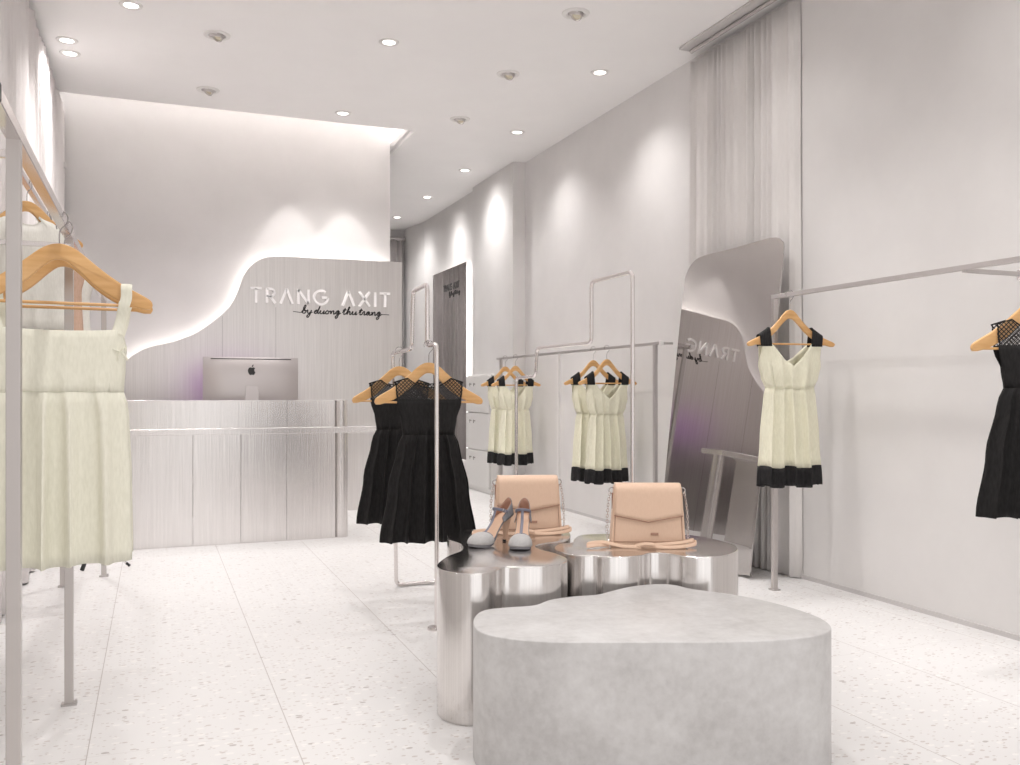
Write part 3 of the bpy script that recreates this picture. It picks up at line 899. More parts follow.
# ------------------------------------------------------------------ shoes
def shoe(label, loc, rz, flip=1):
    t = thing('high_heel_shoe', label, 'shoe', loc, rz, 'pair of heeled shoes')
    # footbed centre line: (x, z, half width); toe at +x
    cl = [(-0.108, 0.104, 0.016), (-0.098, 0.103, 0.025), (-0.075, 0.100, 0.028), (-0.045, 0.085, 0.025), (-0.010, 0.052, 0.025), (0.025, 0.024, 0.033), (0.055, 0.016, 0.039), (0.085, 0.016, 0.037), (0.105, 0.018, 0.027), (0.116, 0.020, 0.012)]
    c3 = catmull([(a, w, z) for a, z, w in cl], 4)
    def sheet(dz0, dz1, k=1.0, kz=None):
        bm = bmesh.new(); rings = []
        for p in c3:
            x, w, z = p.x, max(p.y, 0.004) * k, p.z
            low = kz(x) if kz else dz0
            rings.append([bm.verts.new((x, -w, z + low)), bm.verts.new((x, w, z + low)), bm.verts.new((x, w, z + dz1)), bm.verts.new((x, -w, z + dz1))])
        for a, b in zip(rings, rings[1:]):
            for q in range(4):
                bm.faces.new((a[q], a[(q + 1) % 4], b[(q + 1) % 4], b[q]))
        bm.faces.new(rings[0]); bm.faces.new(list(reversed(rings[-1])))
        return bm
    def lower(x):
        if x > 0.03: return -0.0158 if x < 0.09 else -0.0155
        if x > 0.0: return -0.012
        return -0.008
    obj('sole', sheet(0, 0.0, 1.0, lower), M['suede_grey'], t, angle=50)
    obj('insole', sheet(0.0002, 0.003, 0.92), M['insole'], t, angle=50)
    # heel: tapering block
    hb = bmesh.new()
    prof = [(-0.092, 0.098, 0.020, 0.022), (-0.090, 0.07, 0.014, 0.016), (-0.086, 0.03, 0.009, 0.011), (-0.084, 0.0, 0.010, 0.011)]
    rings = []
    for x, z, hx, hy in prof:
        rings.append([hb.verts.new((x + hx * math.cos(a), hy * math.sin(a), z)) for a in [2 * PI * k / 14 for k in range(14)]])
    for a, b in zip(rings, rings[1:]):
        for k in range(14):
            hb.faces.new((a[k], a[(k + 1) % 14], b[(k + 1) % 14], b[k]))
    hb.faces.new(rings[0]); hb.faces.new(list(reversed(rings[-1])))
    hl = obj('heel', hb, M['insole'], t)
    obj('heel_tip', lathe(bmesh.new(), [(0, 0.0), (0.0105, 0.0), (0.0105, 0.006), (0, 0.006)], 14, c=(-0.084, 0, 0)), M['dark'], hl)
    # toe cap: closed dome over the front of the footbed
    tc = bmesh.new(); rings = []
    front = [p for p in c3 if p.x > 0.030]
    for i, p in enumerate(front):
        s = i / (len(front) - 1)
        hgt = (0.040 * (1 - s ** 2.2) + 0.003) * (0.75 + 0.25 * min(1, s * 4))
        ring = []
        for k in range(13):
            a = PI * k / 12
            ring.append(tc.verts.new((p.x + 0.004 * s * math.sin(a), math.cos(a) * (max(p.y, 0.004) + 0.003), p.z - 0.006 + math.sin(a) ** 0.8 * hgt)))
        rings.append(ring)
    for a, b in zip(rings, rings[1:]):
        for k in range(12):
            tc.faces.new((a[k], a[k + 1], b[k + 1], b[k]))
    tc.faces.new(list(reversed(rings[-1])))
    obj('toe_cap', tc, M['suede_pale'], t, angle=60, solid=0.003)
    pk = [(0.032, -0.036), (0.034, -0.028), (0.036, -0.014), (0.037, 0.0), (0.036, 0.014), (0.034, 0.028), (0.032, 0.036)]
    obj('toe_piping', T([(x, y, 0.020 + 0.028 * math.sqrt(max(0, 1 - (y / 0.0365) ** 2))) for x, y in pk], 0.0028, seg=6), M['strap_blue'], t)
    # heel counter: a wall round the heel, peaked at the back, brown inside
    for nm, mt, k in (('heel_counter', M['suede_grey'], 1.10), ('counter_lining', M['lining'], 1.00)):
        hc = bmesh.new(); cols = []
        n = 20
        for i in range(n + 1):
            a = -PI * 0.5 + PI * i / n            # -90..90 with 0 at the back
            s = abs(i / n * 2 - 1)
            if True:
                # U-shape: back semicircle then forward sides
                ang = PI * (i / n) + PI / 2
                bx = -0.082 + 0.030 * math.cos(ang) * (1.0 if math.cos(ang) < 0 else 1.0)
                by = 0.029 * math.sin(ang)
                fwd = max(0.0, s - 0.55) / 0.45
                x = bx + 0.048 * fwd
                y = by * k
                zt = 0.046 * (1 - s ** 1.6) + 0.018
            col = []
            zb = 0.100 - 0.022 * fwd
            for j in range(5):
                tt = j / 4
                col.append(hc.verts.new((x * 1.0 - (0.004 if k > 1.05 else 0.001) * math.cos(0) * (1 - fwd) + 0.010 * tt * (1 - s), y * (1 - 0.22 * tt), zb + zt * tt)))
            cols.append(col)
        for a, b in zip(cols, cols[1:]):
            for j in range(4):
                hc.faces.new((a[j], b[j], b[j + 1], a[j + 1]))
        obj(nm, hc, mt, t, angle=70, solid=0.0015)
    # T strap and ankle strap
    obj('t_strap', T(catmull([(0.040, 0, 0.048), (0.020, 0, 0.062), (-0.006, 0, 0.088), (-0.020, 0, 0.118), (-0.024, 0, 0.128)], 5), 0.0055, seg=8, ry=0.0025, up=(0, 1, 0)), M['strap_blue'], t)
    obj('ankle_strap', T(catmull([(-0.065, -0.027, 0.115), (-0.044, -0.026, 0.122), (-0.026, -0.014, 0.127), (-0.021, 0, 0.129), (-0.026, 0.014, 0.127), (-0.044, 0.026, 0.122), (-0.065, 0.027, 0.115)], 5), 0.0055, seg=8, ry=0.0025, up=(0, 0, 1)), M['strap_blue'], t)
    bk = T([(-0.04 + 0.007 * math.cos(a), flip * 0.0285, 0.122 + 0.007 * math.sin(a)) for a in [2 * PI * q / 12 for q in range(12)]], 0.0015, seg=6, closed=True)
    obj('buckle', bk, M['chrome'], t)
    return t
shoe('grey suede high heel on the steel plinth, seen side-on, left shoe of the pair', (1.178, 3.165, 0.481), -YAW - PI / 2 - R(37))
shoe('grey suede high heel with its toe towards us, right shoe of the pair', (1.272, 3.095, 0.481), -YAW - PI / 2 - R(6), -1)

# ------------------------------------------------------------------ tubular clothes racks
def disc(r, h, c):
    return lathe(bmesh.new(), [(0, h), (r * 0.93, h), (r, h * 0.6), (r, 0.0), (0, 0)], 32, c=c)
t = thing('tubular_clothes_rack', 'looped chrome tube rack with a round foot, carrying the two black dresses', 'clothes rack', (1.154, 3.85, 0), 0, 'looped tube racks')
TR = 0.0105
p = [(0.010, -0.025, 0.01), (0.020, 0, 1.242), (0.002, 0.095, 1.262), (0.002, 0.095, 1.540), (0.016, 0.385, 1.540), (0.018, 0.42, 1.262), (0.040, 0.885, 1.258), (0.060, 0.885, 0.0115), (0.60, 0.875, 0.0115)]
p[1] = (0.010, -0.025, 1.262)
obj('tube_frame', T(fillet(p, 0.03, 6), TR, seg=12), M['chrome'], t)
obj('foot_disc', disc(0.036, 0.012, (0.004, -0.025, 0)), M['chrome'], t)
obj('foot_disc', disc(0.036, 0.012, (0.60, 0.875, 0)), M['chrome'], t)

BX = 2.15
t = thing('tubular_clothes_rack', 'stepped chrome tube rack without clothes, rising behind the two handbags', 'clothes rack', (BX, 3.825, 0), 0, 'looped tube racks')
p = [(0, 0, 0.01), (0, 0, 1.632), (0, 0.44, 1.632), (0, 0.44, 1.310), (0, 1.165, 1.314), (0, 1.19, 1.146), (0, 1.50, 1.140), (0, 1.50, 0.01)]
obj('tube_frame', T(fillet(p, 0.035, 6), TR, seg=12), M['chrome'], t)
obj('foot_disc', disc(0.036, 0.012, (0, 0, 0)), M['chrome'], t)
obj('foot_disc', disc(0.036, 0.012, (0, 1.50, 0)), M['chrome'], t)

# straight rails on square posts
def sq(bm, a, b, w, bev=0.0015):
    a, b = Vector(a), Vector(b)
    box(bm, min(a.x, b.x) - w / 2, max(a.x, b.x) + w / 2, min(a.y, b.y) - w / 2, max(a.y, b.y) + w / 2, min(a.z, b.z) - w / 2, max(a.z, b.z) + w / 2, bev=bev, seg=1)
    return bm
# right wall, near
RX, RZ = 3.06, 1.555
t = thing('clothes_rail', 'slim grey rail along the near right wall, carrying one cream and one black dress', 'clothes rail', (RX, 0, 0), 0, 'wall clothes rails')
obj('rail', sq(bmesh.new(), (0, 0.9, RZ), (0, 3.93, RZ), 0.022), M['rail_grey'], t, flat=True)
obj('post', B(-0.013, 0.013, 3.91, 3.936, 0.006, RZ - 0.011, bev=0.0015), M['pale_metal'], t, flat=True)
obj('post', B(-0.013, 0.013, 0.90, 0.926, 0.006, RZ - 0.011, bev=0.0015), M['pale_metal'], t, flat=True)
for y in (3.923, 0.913):
    obj('foot_plate', B(-0.022, 0.022, y - 0.022, y + 0.022, 0, 0.007), M['rail_grey'], t, flat=True)
for y in (2.717,):
    br = obj('wall_bracket', sq(bmesh.new(), (0, y, RZ - 0.012), (0.33, y, RZ - 0.012), 0.018), M['rail_grey'], t, flat=True)
    obj('wall_flange', B(0.318, 0.339, y - 0.022, y + 0.022, RZ - 0.034, RZ + 0.010, bev=0.002), M['chrome'], br, flat=True)
# right wall, far
QX, QZ = 3.10, 1.372
t = thing('clothes_rail', 'slim grey rail along the far right wall, carrying four cream dresses', 'clothes rail', (QX, 0, 0), 0, 'wall clothes rails')
obj('rail', sq(bmesh.new(), (0, 5.14, QZ), (0, 8.16, QZ), 0.020), M['rail_grey'], t, flat=True)
obj('post', B(-0.012, 0.012, 5.20, 5.224, 0.006, QZ - 0.01, bev=0.0015), M['rail_grey'], t, flat=True)
obj('post', B(-0.010, 0.010, 6.73, 6.75, 0.006, QZ - 0.01, bev=0.0015), M['white'], t, flat=True)
obj('post', B(-0.012, 0.012, 8.06, 8.084, 0.006, QZ - 0.01, bev=0.0015), M['rail_grey'], t, flat=True)
for y in (5.212, 6.74, 8.072):
    obj('foot_plate', B(-0.02, 0.02, y - 0.02, y + 0.02, 0, 0.007), M['rail_grey'], t, flat=True)
br = obj('wall_bracket', sq(bmesh.new(), (0, 5.155, QZ - 0.0), (0.09, 5.155, QZ - 0.0), 0.016), M['rail_grey'], t, flat=True)
obj('end_cap', B(-0.014, 0.014, 5.125, 5.142, QZ - 0.014, QZ + 0.014, bev=0.002), M['white_letter'], t, flat=True)
# left, near
LX, LZ = -0.265, 1.575
t = thing('clothes_rail', 'square chrome rail frame at the left edge of the picture, carrying the white dresses', 'clothes rail', (LX, 0, 0), 0, 'wall clothes rails')
obj('rail', sq(bmesh.new(), (0, 1.80, LZ), (0, 5.63, LZ), 0.028), M['chrome'], t, flat=True)
for y in (2.075, 3.355, 5.616):
    obj('post', B(-0.0135, 0.0135, y - 0.0135, y + 0.0135, 0.006, LZ - 0.012, bev=0.0015), M['pale_metal'], t, flat=True)
    fp = bmesh.new(); box(fp, -0.024, 0.024, y - 0.018, y + 0.018, 0, 0.007); box(fp, 0.016, 0.024, y - 0.010, y + 0.010, 0, 0.014)
    obj('foot_plate', fp, M['rail_grey'], t, flat=True)
for y in (2.10, 3.34):
    obj('wall_bracket', sq(bmesh.new(), (-0.515, y, LZ - 0.036), (0, y, LZ - 0.036), 0.016), M['chrome'], t, flat=True)
obj('end_cap', B(-0.016, 0.016, 1.775, 1.80, LZ - 0.016, LZ + 0.016, bev=0.002), M['dark'], t, flat=True)
# left, wall rail behind it
KX, KZ = -0.46, 1.86
t = thing('clothes_rail', 'slim chrome rail against the left curtain, carrying tops half hidden by the white dresses', 'clothes rail', (KX, 0, 0), 0, 'wall clothes rails')
obj('rail', sq(bmesh.new(), (0, 3.60, KZ), (0, 5.60, KZ), 0.022), M['chrome'], t, flat=True)
for y in (3.62, 5.40):
    obj('post', B(-0.011, 0.011, y - 0.011, y + 0.011, 0.006, KZ - 0.011, bev=0.0015), M['pale_metal'], t, flat=True)
    obj('foot_plate', B(-0.02, 0.02, y - 0.02, y + 0.02, 0, 0.007), M['rail_grey'], t, flat=True)
# low foot bar on the floor behind
t = thing('floor_foot_bar', 'low chrome foot bar with dark tips on the floor below the white dresses', 'foot bar', (-0.29, 5.83, 0))
obj('bar', T(fillet([(-0.10, 0.0, 0.004), (-0.085, 0.0, 0.045), (0.12, 0.02, 0.045), (0.15, 0.02, 0.010)], 0.02), 0.0065, seg=10), M['chrome'], t)
obj('tip', T([(-0.103, 0.0, 0.004), (-0.085, 0.0, 0.055)], 0.012, seg=8), M['dark'], t)
obj('tip', T([(0.135, 0.02, 0.028), (0.155, 0.02, 0.009)], 0.008, seg=8), M['dark'], t)

# ------------------------------------------------------------------ hangers
def hanger_proto(slim=False):
    t = thing('wooden_hanger', '', 'hanger')
    up = [(0.0, -0.078), (0.022, -0.082), (0.050, -0.098), (0.090, -0.134), (0.130, -0.168), (0.175, -0.200), (0.215, -0.223), (0.240, -0.240), (0.246, -0.256), (0.240, -0.268)]
    lo = [(0.222, -0.268), (0.180, -0.256), (0.130, -0.229), (0.085, -0.195), (0.045, -0.153), (0.018, -0.130), (0.0, -0.126)]
    if slim:
        up = [(0.0, -0.080), (0.020, -0.085), (0.045, -0.110), (0.080, -0.150), (0.120, -0.186), (0.165, -0.214), (0.210, -0.234), (0.240, -0.248), (0.248, -0.259), (0.240, -0.270)]
        lo = [(0.222, -0.270), (0.180, -0.256), (0.130, -0.232), (0.085, -0.198), (0.045, -0.155), (0.018, -0.130), (0.0, -0.126)]
    right = [(p.x, p.y) for p in catmull([(a, b, 0) for a, b in up], 3)] + [(p.x, p.y) for p in catmull([(a, b, 0) for a, b in lo], 3)]
    left = [(-a, b) for a, b in reversed(right[1:-1])]
    obj('body', prism(bmesh.new(), right + left, -0.009, 0.009, fn=lambda u, v, w: Vector((u, w - 0.25 * u * u, v)), bev=0.005, bseg=3), M['wood'], t, angle=60)
    obj('trouser_bar', T([(-0.232, -0.013, -0.258), (0.232, -0.013, -0.258)], 0.0048, seg=10), M['wood'], t)
    hk = [(0, 0, -0.082), (0, 0, -0.050), (0.004, 0, -0.034), (0.018, 0, -0.018), (0.022, 0, -0.002)] + [(0.022 * math.cos(a), 0, 0.022 * math.sin(a)) for a in [PI * k / 8 for k in range(1, 10)]]
    obj('hook', T(catmull(hk, 3), 0.0019, seg=8), M['wire'], t)
    return t
HG = {False: hanger_proto(False), True: hanger_proto(True)}
hg_used = set()
def hang(loc, rz, label, slim=False):
    h = HG[slim]
    if slim not in hg_used:
        hg_used.add(slim)
        h.location = loc; h.rotation_euler = (0, 0, rz); h['label'] = label; h['group'] = 'wooden clothes hangers'
        return h
    return dup(h, loc, rz, label, 'wooden clothes hangers')

# ------------------------------------------------------------------ dresses
def lerp_tab(tab, z):
    if z >= tab[0][0]: return tab[0][1]
    for (z0, a), (z1, b) in zip(tab, tab[1:]):
        if z >= z1:
            t = (z0 - z) / (z0 - z1)
            t = t * t * (3 - 2 * t)
            return a + (b - a) * t
    return tab[-1][1]

def lerp_lin(tab, x):
    if x <= tab[0][0]: return tab[0][1]
    for (x0, a), (x1, b) in zip(tab, tab[1:]):
        if x <= x1:
            return a + (b - a) * (x - x0) / (x1 - x0)
    return tab[-1][1]

class Dress:
    def __init__(s, width, depth, pleat, k, seed, cols=64, sharp=1.0, ymin=None):
        s.w, s.d, s.p, s.k, s.cols, s.sharp = width, depth, pleat, k, cols, sharp
        s.ymin = ymin
        rnd = random.Random(seed)
        s.ph = [rnd.uniform(0, 2 * PI) for _ in range(6)]
    def pos(s, u, side, z):
        w = lerp_tab(s.w, z); d = lerp_tab(s.d, z); a = lerp_tab(s.p, z)
        x = w * u
        c = math.sqrt(max(0.0, 1 - abs(u) ** 2.6))
        warp = u + 0.10 * math.sin(2.3 * u + s.ph[0] + side)
        q = s.k * PI * warp + s.ph[1 + side]
        f = math.sin(q) + 0.35 * math.sin(1.7 * q + s.ph[3])
        if s.sharp < 1:
            f = math.copysign(abs(f) ** s.sharp, f)
        y = (-1 if side == 0 else 1) * (d * c + 0.0012) + (-1 if side == 0 else 1) * a * f * (0.25 + 0.75 * c)
        if s.ymin:
            y = math.copysign(max(abs(y), lerp_tab(s.ymin, z)), y)
        x += 0.5 * a * math.cos(q) * (1 - 0.3 * abs(u))
        return Vector((x, y, z + (0.35 if 0.7 < s.sharp < 1 else 0.12) * a * math.cos(q * 0.5 + s.ph[4]) * (1 if z < -0.45 else 0)))
    def sheet(s, bm, lo, hi, rows, u0=-1.0, u1=1.0, sides=(0, 1), breaks=(), bias=0.0):
        us = [u0 + (u1 - u0) * i / s.cols for i in range(s.cols + 1)]
        for b in breaks:
            us += [b - 1e-4, b + 1e-4]
        us = sorted(u for u in set(us) if u0 - 1e-9 <= u <= u1 + 1e-9)
        for side in sides:
            grid = []
            for u in us:
                a, b = lo(u, side), hi(u, side)
                if b - a < 1e-4:
                    grid.append(None); continue
                grid.append([bm.verts.new(s.pos(u, side, a + (b - a) * j / rows)) for j in range(rows + 1)])
            for c0, c1 in zip(grid, grid[1:]):
                if c0 is None or c1 is None: continue
                for j in range(rows):
                    bm.faces.new((c0[j], c1[j], c1[j + 1], c0[j + 1]))
        return bm
const = lambda z: (lambda u, side: z)

def cream_dress():
    t = thing('cream_dress', '', 'dress')
    D = Dress(width=[(-0.18, 0.160), (-0.27, 0.167), (-0.36, 0.174), (-0.44, 0.156), (-0.485, 0.132), (-0.53, 0.142), (-0.75, 0.158), (-0.99, 0.174)],
              depth=[(-0.18, 0.016), (-0.30, 0.030), (-0.40, 0.042), (-0.485, 0.036), (-0.70, 0.05), (-0.99, 0.06)],
              pleat=[(-0.18, 0.0), (-0.28, 0.001), (-0.40, 0.007), (-0.485, 0.008), (-0.60, 0.016), (-0.99, 0.020)], k=4.4, seed=4, sharp=0.8, ymin=[(-0.18, 0.021), (-0.27, 0.021), (-0.34, 0.001)])
    U1, ZS = 0.66, -0.258
    def neck(u, side):
        au = abs(u)
        if au >= U1: return ZS
        zv = -0.372 if side == 0 else -0.345
        return zv + (ZS - zv) * (au / U1) ** 1.25
    obj('bodice', D.sheet(bmesh.new(), const(-0.485), neck, 10, breaks=(-U1, U1)), M['cream_pleat'], t, angle=80, solid=0.002)
    sk = obj('skirt', D.sheet(bmesh.new(), const(-0.890), const(-0.485), 12), M['cream_pleat'], t, angle=80, solid=0.002)
    obj('hem_band', D.sheet(bmesh.new(), const(-0.990), const(-0.889), 4), M['black_band'], t, angle=80, solid=0.003)['label'] = 'black hem band'
    for s in (-1, 1):
        a, b = sorted((s * U1, s * 0.99))
        bm = bmesh.new(); grid = []
        def htop(x):
            return lerp_lin([(0.045, -0.110), (0.08, -0.150), (0.12, -0.186), (0.165, -0.214), (0.21, -0.234), (0.26, -0.258)], x) + 0.007
        for i in range(13):
            xa = (0.112 + 0.062 * i / 12)
            zt = htop(xa)
            pr = [(-0.0215, ZS - 0.012), (-0.0215, ZS + 0.3 * (zt - ZS)), (-0.021, ZS + 0.7 * (zt - ZS)), (-0.019, zt - 0.006), (-0.012, zt), (0.0, zt + 0.001), (0.010, zt), (0.018, zt - 0.006), (0.021, ZS + 0.7 * (zt - ZS)), (0.0215, ZS + 0.3 * (zt - ZS)), (0.0215, ZS - 0.012)]
            grid.append([bm.verts.new((s * (xa + 0.10 * (z - ZS)), y, z)) for y, z in pr])
        for c0, c1 in zip(grid, grid[1:]):
            for j in range(len(c0) - 1):
                bm.faces.new((c0[j], c1[j], c1[j + 1], c0[j + 1]))
        obj('shoulder_strap', bm, M['black_band'], t, angle=80, solid=0.004)['label'] = 'black shoulder strap'
    bm = bmesh.new()
    pts = [D.pos(k / 20 - 1, 0, -0.485) + Vector((0, -0.002, 0)) for k in range(41)]
    tube(bm, pts, 0.0022, seg=6)
    obj('waist_seam', bm, M['cream_pleat'], t)
    return t

def black_dress():
    t = thing('black_dress', '', 'dress')
    D = Dress(width=[(-0.14, 0.158), (-0.20, 0.152), (-0.26, 0.146), (-0.34, 0.126), (-0.405, 0.116), (-0.46, 0.140), (-0.65, 0.180), (-0.885, 0.215)],
              depth=[(-0.14, 0.014), (-0.25, 0.032), (-0.405, 0.040), (-0.55, 0.050), (-0.885, 0.062)],
              pleat=[(-0.14, 0.0), (-0.35, 0.0), (-0.405, 0.006), (-0.46, 0.013), (-0.885, 0.021)], k=6.4, seed=11, cols=96, ymin=[(-0.14, 0.020), (-0.27, 0.020), (-0.34, 0.001)])
    ZY = -0.246
    def neck(u, side):
        au = abs(u)
        dip = -0.192 if side == 0 else -0.176
        if au < 0.62: return dip + (-0.150 - dip) * (au / 0.62) ** 2.2
        return -0.150 - 0.018 * (au - 0.62) / 0.38
    y = obj('lace_yoke', D.sheet(bmesh.new(), const(ZY), neck, 6), M['lace'], t, angle=80)
    y['label'] = 'sheer black net yoke'
    ed = bmesh.new()
    for side in (0, 1):
        tube(ed, [D.pos(k / 24 - 1, side, neck(k / 24 - 1, side)) for k in range(49)], 0.0026, seg=6)
    for s in (-1, 1):
        tube(ed, [D.pos(s * 0.97, 0, z / 1000) for z in range(-246, -164, 8)], 0.0026, seg=6)
        tube(ed, [D.pos(s * 0.97, 1, z / 1000) for z in range(-246, -164, 8)], 0.0026, seg=6)
    obj('neck_binding', ed, M['black_cloth'], t)
    obj('bodice', D.sheet(bmesh.new(), const(-0.405), const(ZY), 8), M['black_cloth'], t, angle=80, solid=0.003)
    obj('skirt', D.sheet(bmesh.new(), const(-0.885), const(-0.405), 14), M['black_cloth'], t, angle=80, solid=0.002)
    return t

def white_dress():
    t = thing('white_dress', '', 'dress')
    D = Dress(width=[(-0.19, 0.225), (-0.27, 0.205), (-0.36, 0.182), (-0.45, 0.178), (-0.525, 0.172), (-0.58, 0.186), (-0.80, 0.194), (-1.045, 0.197)],
              depth=[(-0.19, 0.013), (-0.30, 0.022), (-0.36, 0.034), (-0.525, 0.036), (-0.70, 0.044), (-1.045, 0.052)],
              pleat=[(-0.19, 0.0), (-0.47, 0.001), (-0.525, 0.007), (-0.60, 0.016), (-1.045, 0.024)], k=4.4, seed=21, cols=110, sharp=0.6)
    U1, U2 = 0.80, 0.93
    ZN = -0.335
    def top(u, side):
        au = abs(u)
        if au < U1: return ZN - 0.006 * (1 - (au / U1) ** 2)
        if au <= U2: return ZN
        return ZN - 0.045 * (au - U2) / (1 - U2)
    obj('bodice', D.sheet(bmesh.new(), const(-0.525), top, 8, breaks=(-U1, U1, -U2, U2)), M['cream_linen'], t, angle=80, solid=0.003)
    obj('skirt', D.sheet(bmesh.new(), const(-1.045), const(-0.525), 14), M['cream_linen'], t, angle=80, solid=0.002)
    for s in (-1, 1):
        bm = bmesh.new()
        fr = [D.pos(s * 0.865, 0, z) for z in (-0.345, -0.30, -0.26, -0.235)]
        bk = [D.pos(s * 0.865, 1, z) for z in (-0.235, -0.26, -0.30, -0.345)]
        topz = Vector((fr[-1].x * 1.01, -0.008, -0.192))
        f1 = Vector((fr[-1].x, -0.027, -0.205)); b1 = Vector((fr[-1].x, 0.014, -0.205))
        for q in fr[-2:]: q.y = min(q.y, -0.026)
        for q in bk[:2]: q.y = max(q.y, 0.017)
        tube(bm, catmull(fr + [f1, topz, b1] + bk, 4), 0.016, seg=10, ry=0.002, up=(1, 0, 0))
        obj('shoulder_strap', bm, M['cream_linen'], t)
    bow = bmesh.new()
    base = D.pos(0.93, 0, -0.40)
    for dx, dz in ((-0.03, 0.012), (0.012, 0.02), (-0.008, -0.03), (0.016, -0.022)):
        tube(bow, catmull([base + Vector((0, -0.004, 0)), base + Vector((dx * 0.6, -0.010, dz * 0.4)), base + Vector((dx, -0.004, dz))], 4), 0.003, seg=6, ry=0.0015)
    obj('bow', bow, M['cream_linen'], t)
    return t

def plain_top(m, nm, lab):
    t = thing(nm, lab, 'blouse')
    D = Dress(width=[(-0.15, 0.10), (-0.17, 0.17), (-0.20, 0.205), (-0.30, 0.212), (-0.40, 0.19), (-0.70, 0.20)],
              depth=[(-0.15, 0.014), (-0.30, 0.035), (-0.70, 0.05)], pleat=[(-0.15, 0.0), (-0.40, 0.004), (-0.70, 0.012)], k=3.0, seed=31, cols=40)
    def top(u, side):
        au = abs(u)
        if au < 0.5: return -0.19 + 0.045 * (au / 0.5) ** 2
        return -0.145 - 0.10 * ((au - 0.5) / 0.5) ** 1.3
    obj('body', D.sheet(bmesh.new(), const(-0.66), top, 12), m, t, angle=80, solid=0.003)
    nb = bmesh.new()
    for side in (0, 1):
        tube(nb, [D.pos(k / 20 - 0.5, side, top(k / 20 - 0.5, side)) for k in range(21)], 0.003, seg=6)
    obj('neck_binding', nb, m, t)
    return t

def place(proto, first, loc, rz, label, group):
    if first:
        proto.location = loc; proto.rotation_euler = (0, 0, rz); proto['label'] = label; proto['group'] = group
        return proto
    return dup(proto, loc, rz, label, group)

CD = cream_dress()
cg = 'cream dresses with a black hem'
cds = [
    (RX, 3.80, RZ, -R(9), 'cream V-neck dress with black hem on the near right rail beside the leaning mirror', 'wooden hanger of the cream dress beside the leaning mirror'),
    (QX, 5.90, QZ, R(3), 'cream black-hemmed dress behind the right handbag, front one of its overlapping pair', 'wooden hanger of the front cream dress above the right handbag'),
    (QX, 6.12, QZ, -R(2), 'cream black-hemmed dress behind the right handbag, rear one of its overlapping pair', 'wooden hanger of the rear cream dress above the right handbag'),
    (QX, 7.70, QZ, R(2), 'cream black-hemmed dress above the left handbag, front one of the farthest pair', 'wooden hanger of the front cream dress above the left handbag'),
    (QX, 7.96, QZ, -R(2), 'cream black-hemmed dress above the left handbag, rear one of the farthest pair', 'wooden hanger of the rear cream dress above the left handbag'),
]
for i, (x, y, z, rz, lab, hl) in enumerate(cds):
    place(CD, i == 0, (x, y, z), rz, lab, cg)
    hang((x, y, z), rz, hl, True)
BD = black_dress()
bds = [
    (1.159, 3.932, 1.262, -R(8), 'black sleeveless dress with net yoke on the looped rack, nearer of the two there', 'wooden hanger of the nearer black dress on the looped rack'),
    (1.185, 4.56, 1.262, -R(4), 'black sleeveless dress with net yoke on the looped rack, behind the nearer one', 'wooden hanger of the rear black dress on the looped rack'),
    (RX, 2.40, RZ - 0.085, -R(24), 'black dress with net yoke cut by the right edge of the picture', 'wooden hanger of the black dress at the right picture edge'),
]
for i, (x, y, z, rz, lab, hl) in enumerate(bds):
    place(BD, i == 0, (x, y, z), rz, lab, 'black dresses with a net yoke')
    h = hang((x, y, z), rz, hl)
    if i == 2:      # this hanger has a longer hook
        for ch in h.children:
            if ch.name.startswith('hook'):
                hk = [(0, 0, -0.082), (0, 0, 0.03), (0.004, 0, 0.051), (0.018, 0, 0.067), (0.022, 0, 0.083)] + [(0.022 * math.cos(a), 0, 0.085 + 0.022 * math.sin(a)) for a in [PI * k / 8 for k in range(1, 10)]]
                n = obj('hook', T(catmull(hk, 3), 0.0019, seg=8), M['wire'], h)
                bpy.data.objects.remove(ch)
                break
WD = white_dress()
wds = [
    (LX, 3.02, LZ, R(5), 'large cream square-neck dress with wide straps at the left, front one of two', 'wooden hanger of the front square-neck dress at the left'),
    (LX, 3.185, LZ, R(4), 'cream square-neck dress at the left, almost hidden behind the front one', 'wooden hanger of the rear square-neck dress at the left'),
]
for i, (x, y, z, rz, lab, hl) in enumerate(wds):
    place(WD, i == 0, (x, y, z), rz, lab, 'cream square-neck dresses at the left')
    h = hang((x, y, z), rz, hl); h.scale = (1.06, 1, 1)
for y, m, nm, lab, hl in ((3.95, M['pale_linen'], 'sleeveless_blouse', 'white blouse on the rail by the left curtain, nearest of three', 'wooden hanger of the nearest white blouse by the left curtain'),
                      (4.60, M['tan_cloth'], 'sleeveless_blouse', 'tan blouse on the rail by the left curtain', 'wooden hanger of the tan blouse by the left curtain'),
                      (5.15, M['pale_linen'], 'sleeveless_blouse', 'white blouse on the rail by the left curtain, farthest of three', 'wooden hanger of the farthest white blouse by the left curtain')):
    t = plain_top(m, nm, lab)
    t.location = (KX, y, KZ); t['group'] = 'blouses by the left curtain'
    t.rotation_euler = (0, 0, R(28)); t.scale = (0.85, 0.85, 0.85)
    h = hang((KX, y, KZ), R(28), hl); h.scale = (0.85, 0.85, 0.85)

# ------------------------------------------------------------------ mirrors
LEAN = R(5.2)
mo = [(-0.39, 0.02), (0.0, 0.0), (0.50, 0.02), (0.555, 0.10), (0.545, 0.6), (0.525, 1.2), (0.505, 1.70), (0.485, 1.83), (0.41, 1.905), (0.29, 1.93), (0.0, 1.930), (-0.28, 1.937), (-0.40, 1.935), (-0.475, 1.91), (-0.506, 1.83), (-0.485, 1.45), (-0.455, 0.8), (-0.42, 0.10)]
ml = [(p.x, p.y) for p in catmull([(a, b, 0) for a, b in mo], 5, closed=True)]
t = thing('leaning_mirror', 'tall frameless mirror with soft rounded corners leaning on the right-wall curtain', 'mirror', (3.10, 4.605, 0.0))
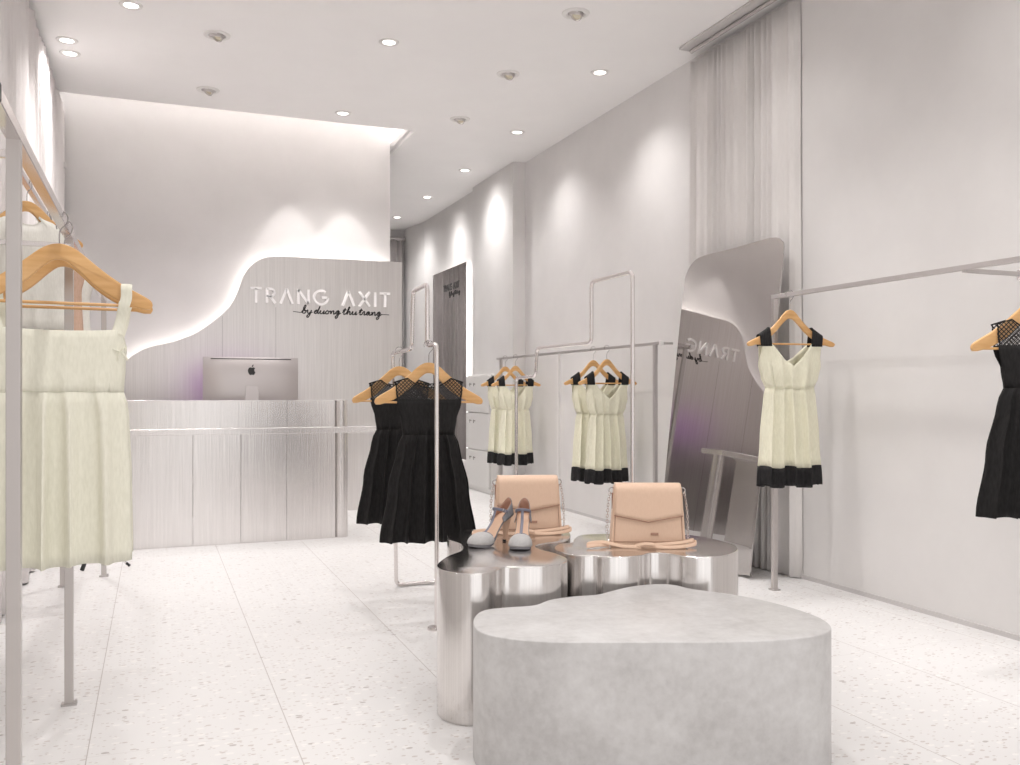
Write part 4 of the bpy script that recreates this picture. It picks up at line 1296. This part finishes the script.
# local: u along Y, v up the slope; leaning towards +X
def lean_fn(off):
    return lambda u, v, w: Vector((math.sin(LEAN) * v - math.cos(LEAN) * (w + off) * 1.0, u, math.cos(LEAN) * v + math.sin(LEAN) * (w + off)))
obj('glass', prism(bmesh.new(), ml, 0.0, 0.006, fn=lean_fn(0.0), bev=0.002, bseg=1), M['mirror'], t, flat=True)
bk = [(a * 0.97, 0.03 + (b - 0.03) * 0.98) for a, b in ml]
obj('backing_board', prism(bmesh.new(), bk, -0.012, -0.0005, fn=lean_fn(0.0)), M['rail_grey'], t, flat=True)

t = thing('backlit_mirror', 'tall rectangular mirror glowing along its edges on the passage wall', 'mirror', (3.335, 10.23, 0.0))
obj('glass', B(-0.075, -0.067, -0.643, 0.643, 0.287, 2.515, bev=0.001, seg=1), M['mirror_clear'], t, flat=True)
obj('backing_board', B(-0.066, 0.0, -0.56, 0.56, 0.37, 2.43), M['rail_grey'], t, flat=True)
lm = bmesh.new()
box(lm, -0.050, -0.030, -0.60, -0.575, 0.33, 2.47); box(lm, -0.050, -0.030, 0.575, 0.60, 0.33, 2.47)
box(lm, -0.050, -0.030, -0.60, 0.60, 2.445, 2.47); box(lm, -0.050, -0.030, -0.60, 0.60, 0.33, 0.355)
obj('light_strip', lm, M['led_mirror'], t, flat=True)
mf = lambda u, v, w: Vector((-0.0755 - w, -u, v))
lettering(t, 'TRVNG VXIT', -0.20, 0.40, 2.255, 0.075, 0.016, 0.002, mf, M['black_letter'], 'small dark capital letter on the glass')
lt2 = script(bmesh.new(), 'by duong thu trang', 0.02, 0.42, 2.19, 0.022, 0.004, mf)
obj('script_lettering', lt2, M['black_letter'], t)['label'] = 'small dark handwriting on the glass'

# ------------------------------------------------------------------ drawer cabinet
t = thing('drawer_cabinet', 'slim white three-door cabinet against the right wall beside the backlit mirror', 'cabinet', (3.275, 9.0, 0))
obj('carcass', B(-0.085, -0.001, -0.40, 0.330, 0.0, 1.232, bev=0.003), M['white'], t, flat=True)
for k in range(3):
    z0 = 0.055 + k * 0.39
    d = obj('door', B(-0.103, -0.086, -0.392, 0.322, z0, z0 + 0.382, bev=0.003), M['white'], t, flat=True)
    for y in (0.03, 0.15):
        kb = bmesh.new()
        tube(kb, [(-0.103, y, z0 + 0.300), (-0.125, y, z0 + 0.300)], 0.007, seg=10)
        tube(kb, [(-0.120, y, z0 + 0.312), (-0.120, y, z0 + 0.275)], 0.004, seg=8)
        obj('handle', kb, M['wire'], d)

# ------------------------------------------------------------------ light and view
w = bpy.data.worlds.new('world'); S.world = w
w.use_nodes = True
bg = w.node_tree.nodes['Background']
bg.inputs[0].default_value = (1.0, 0.975, 0.965, 1)
bg.inputs[1].default_value = 0.95
# daylight portal on the shop-front opening (samples the sky through it)
pl = bpy.data.lights.new('shop_front_daylight', 'AREA')
pl.shape = 'RECTANGLE'; pl.size = 3.7; pl.size_y = 2.95
pl.cycles.is_portal = True
po = bpy.data.objects.new('shop_front_daylight', pl); C.objects.link(po)
po.location = (1.3, YF - 0.05, 1.475); po.rotation_euler = (PI / 2, 0, 0)

S.view_settings.view_transform = 'Standard'
S.view_settings.look = 'None'
S.view_settings.exposure = 0.47
S.view_settings.gamma = 1.0
S.view_settings.use_curve_mapping = False
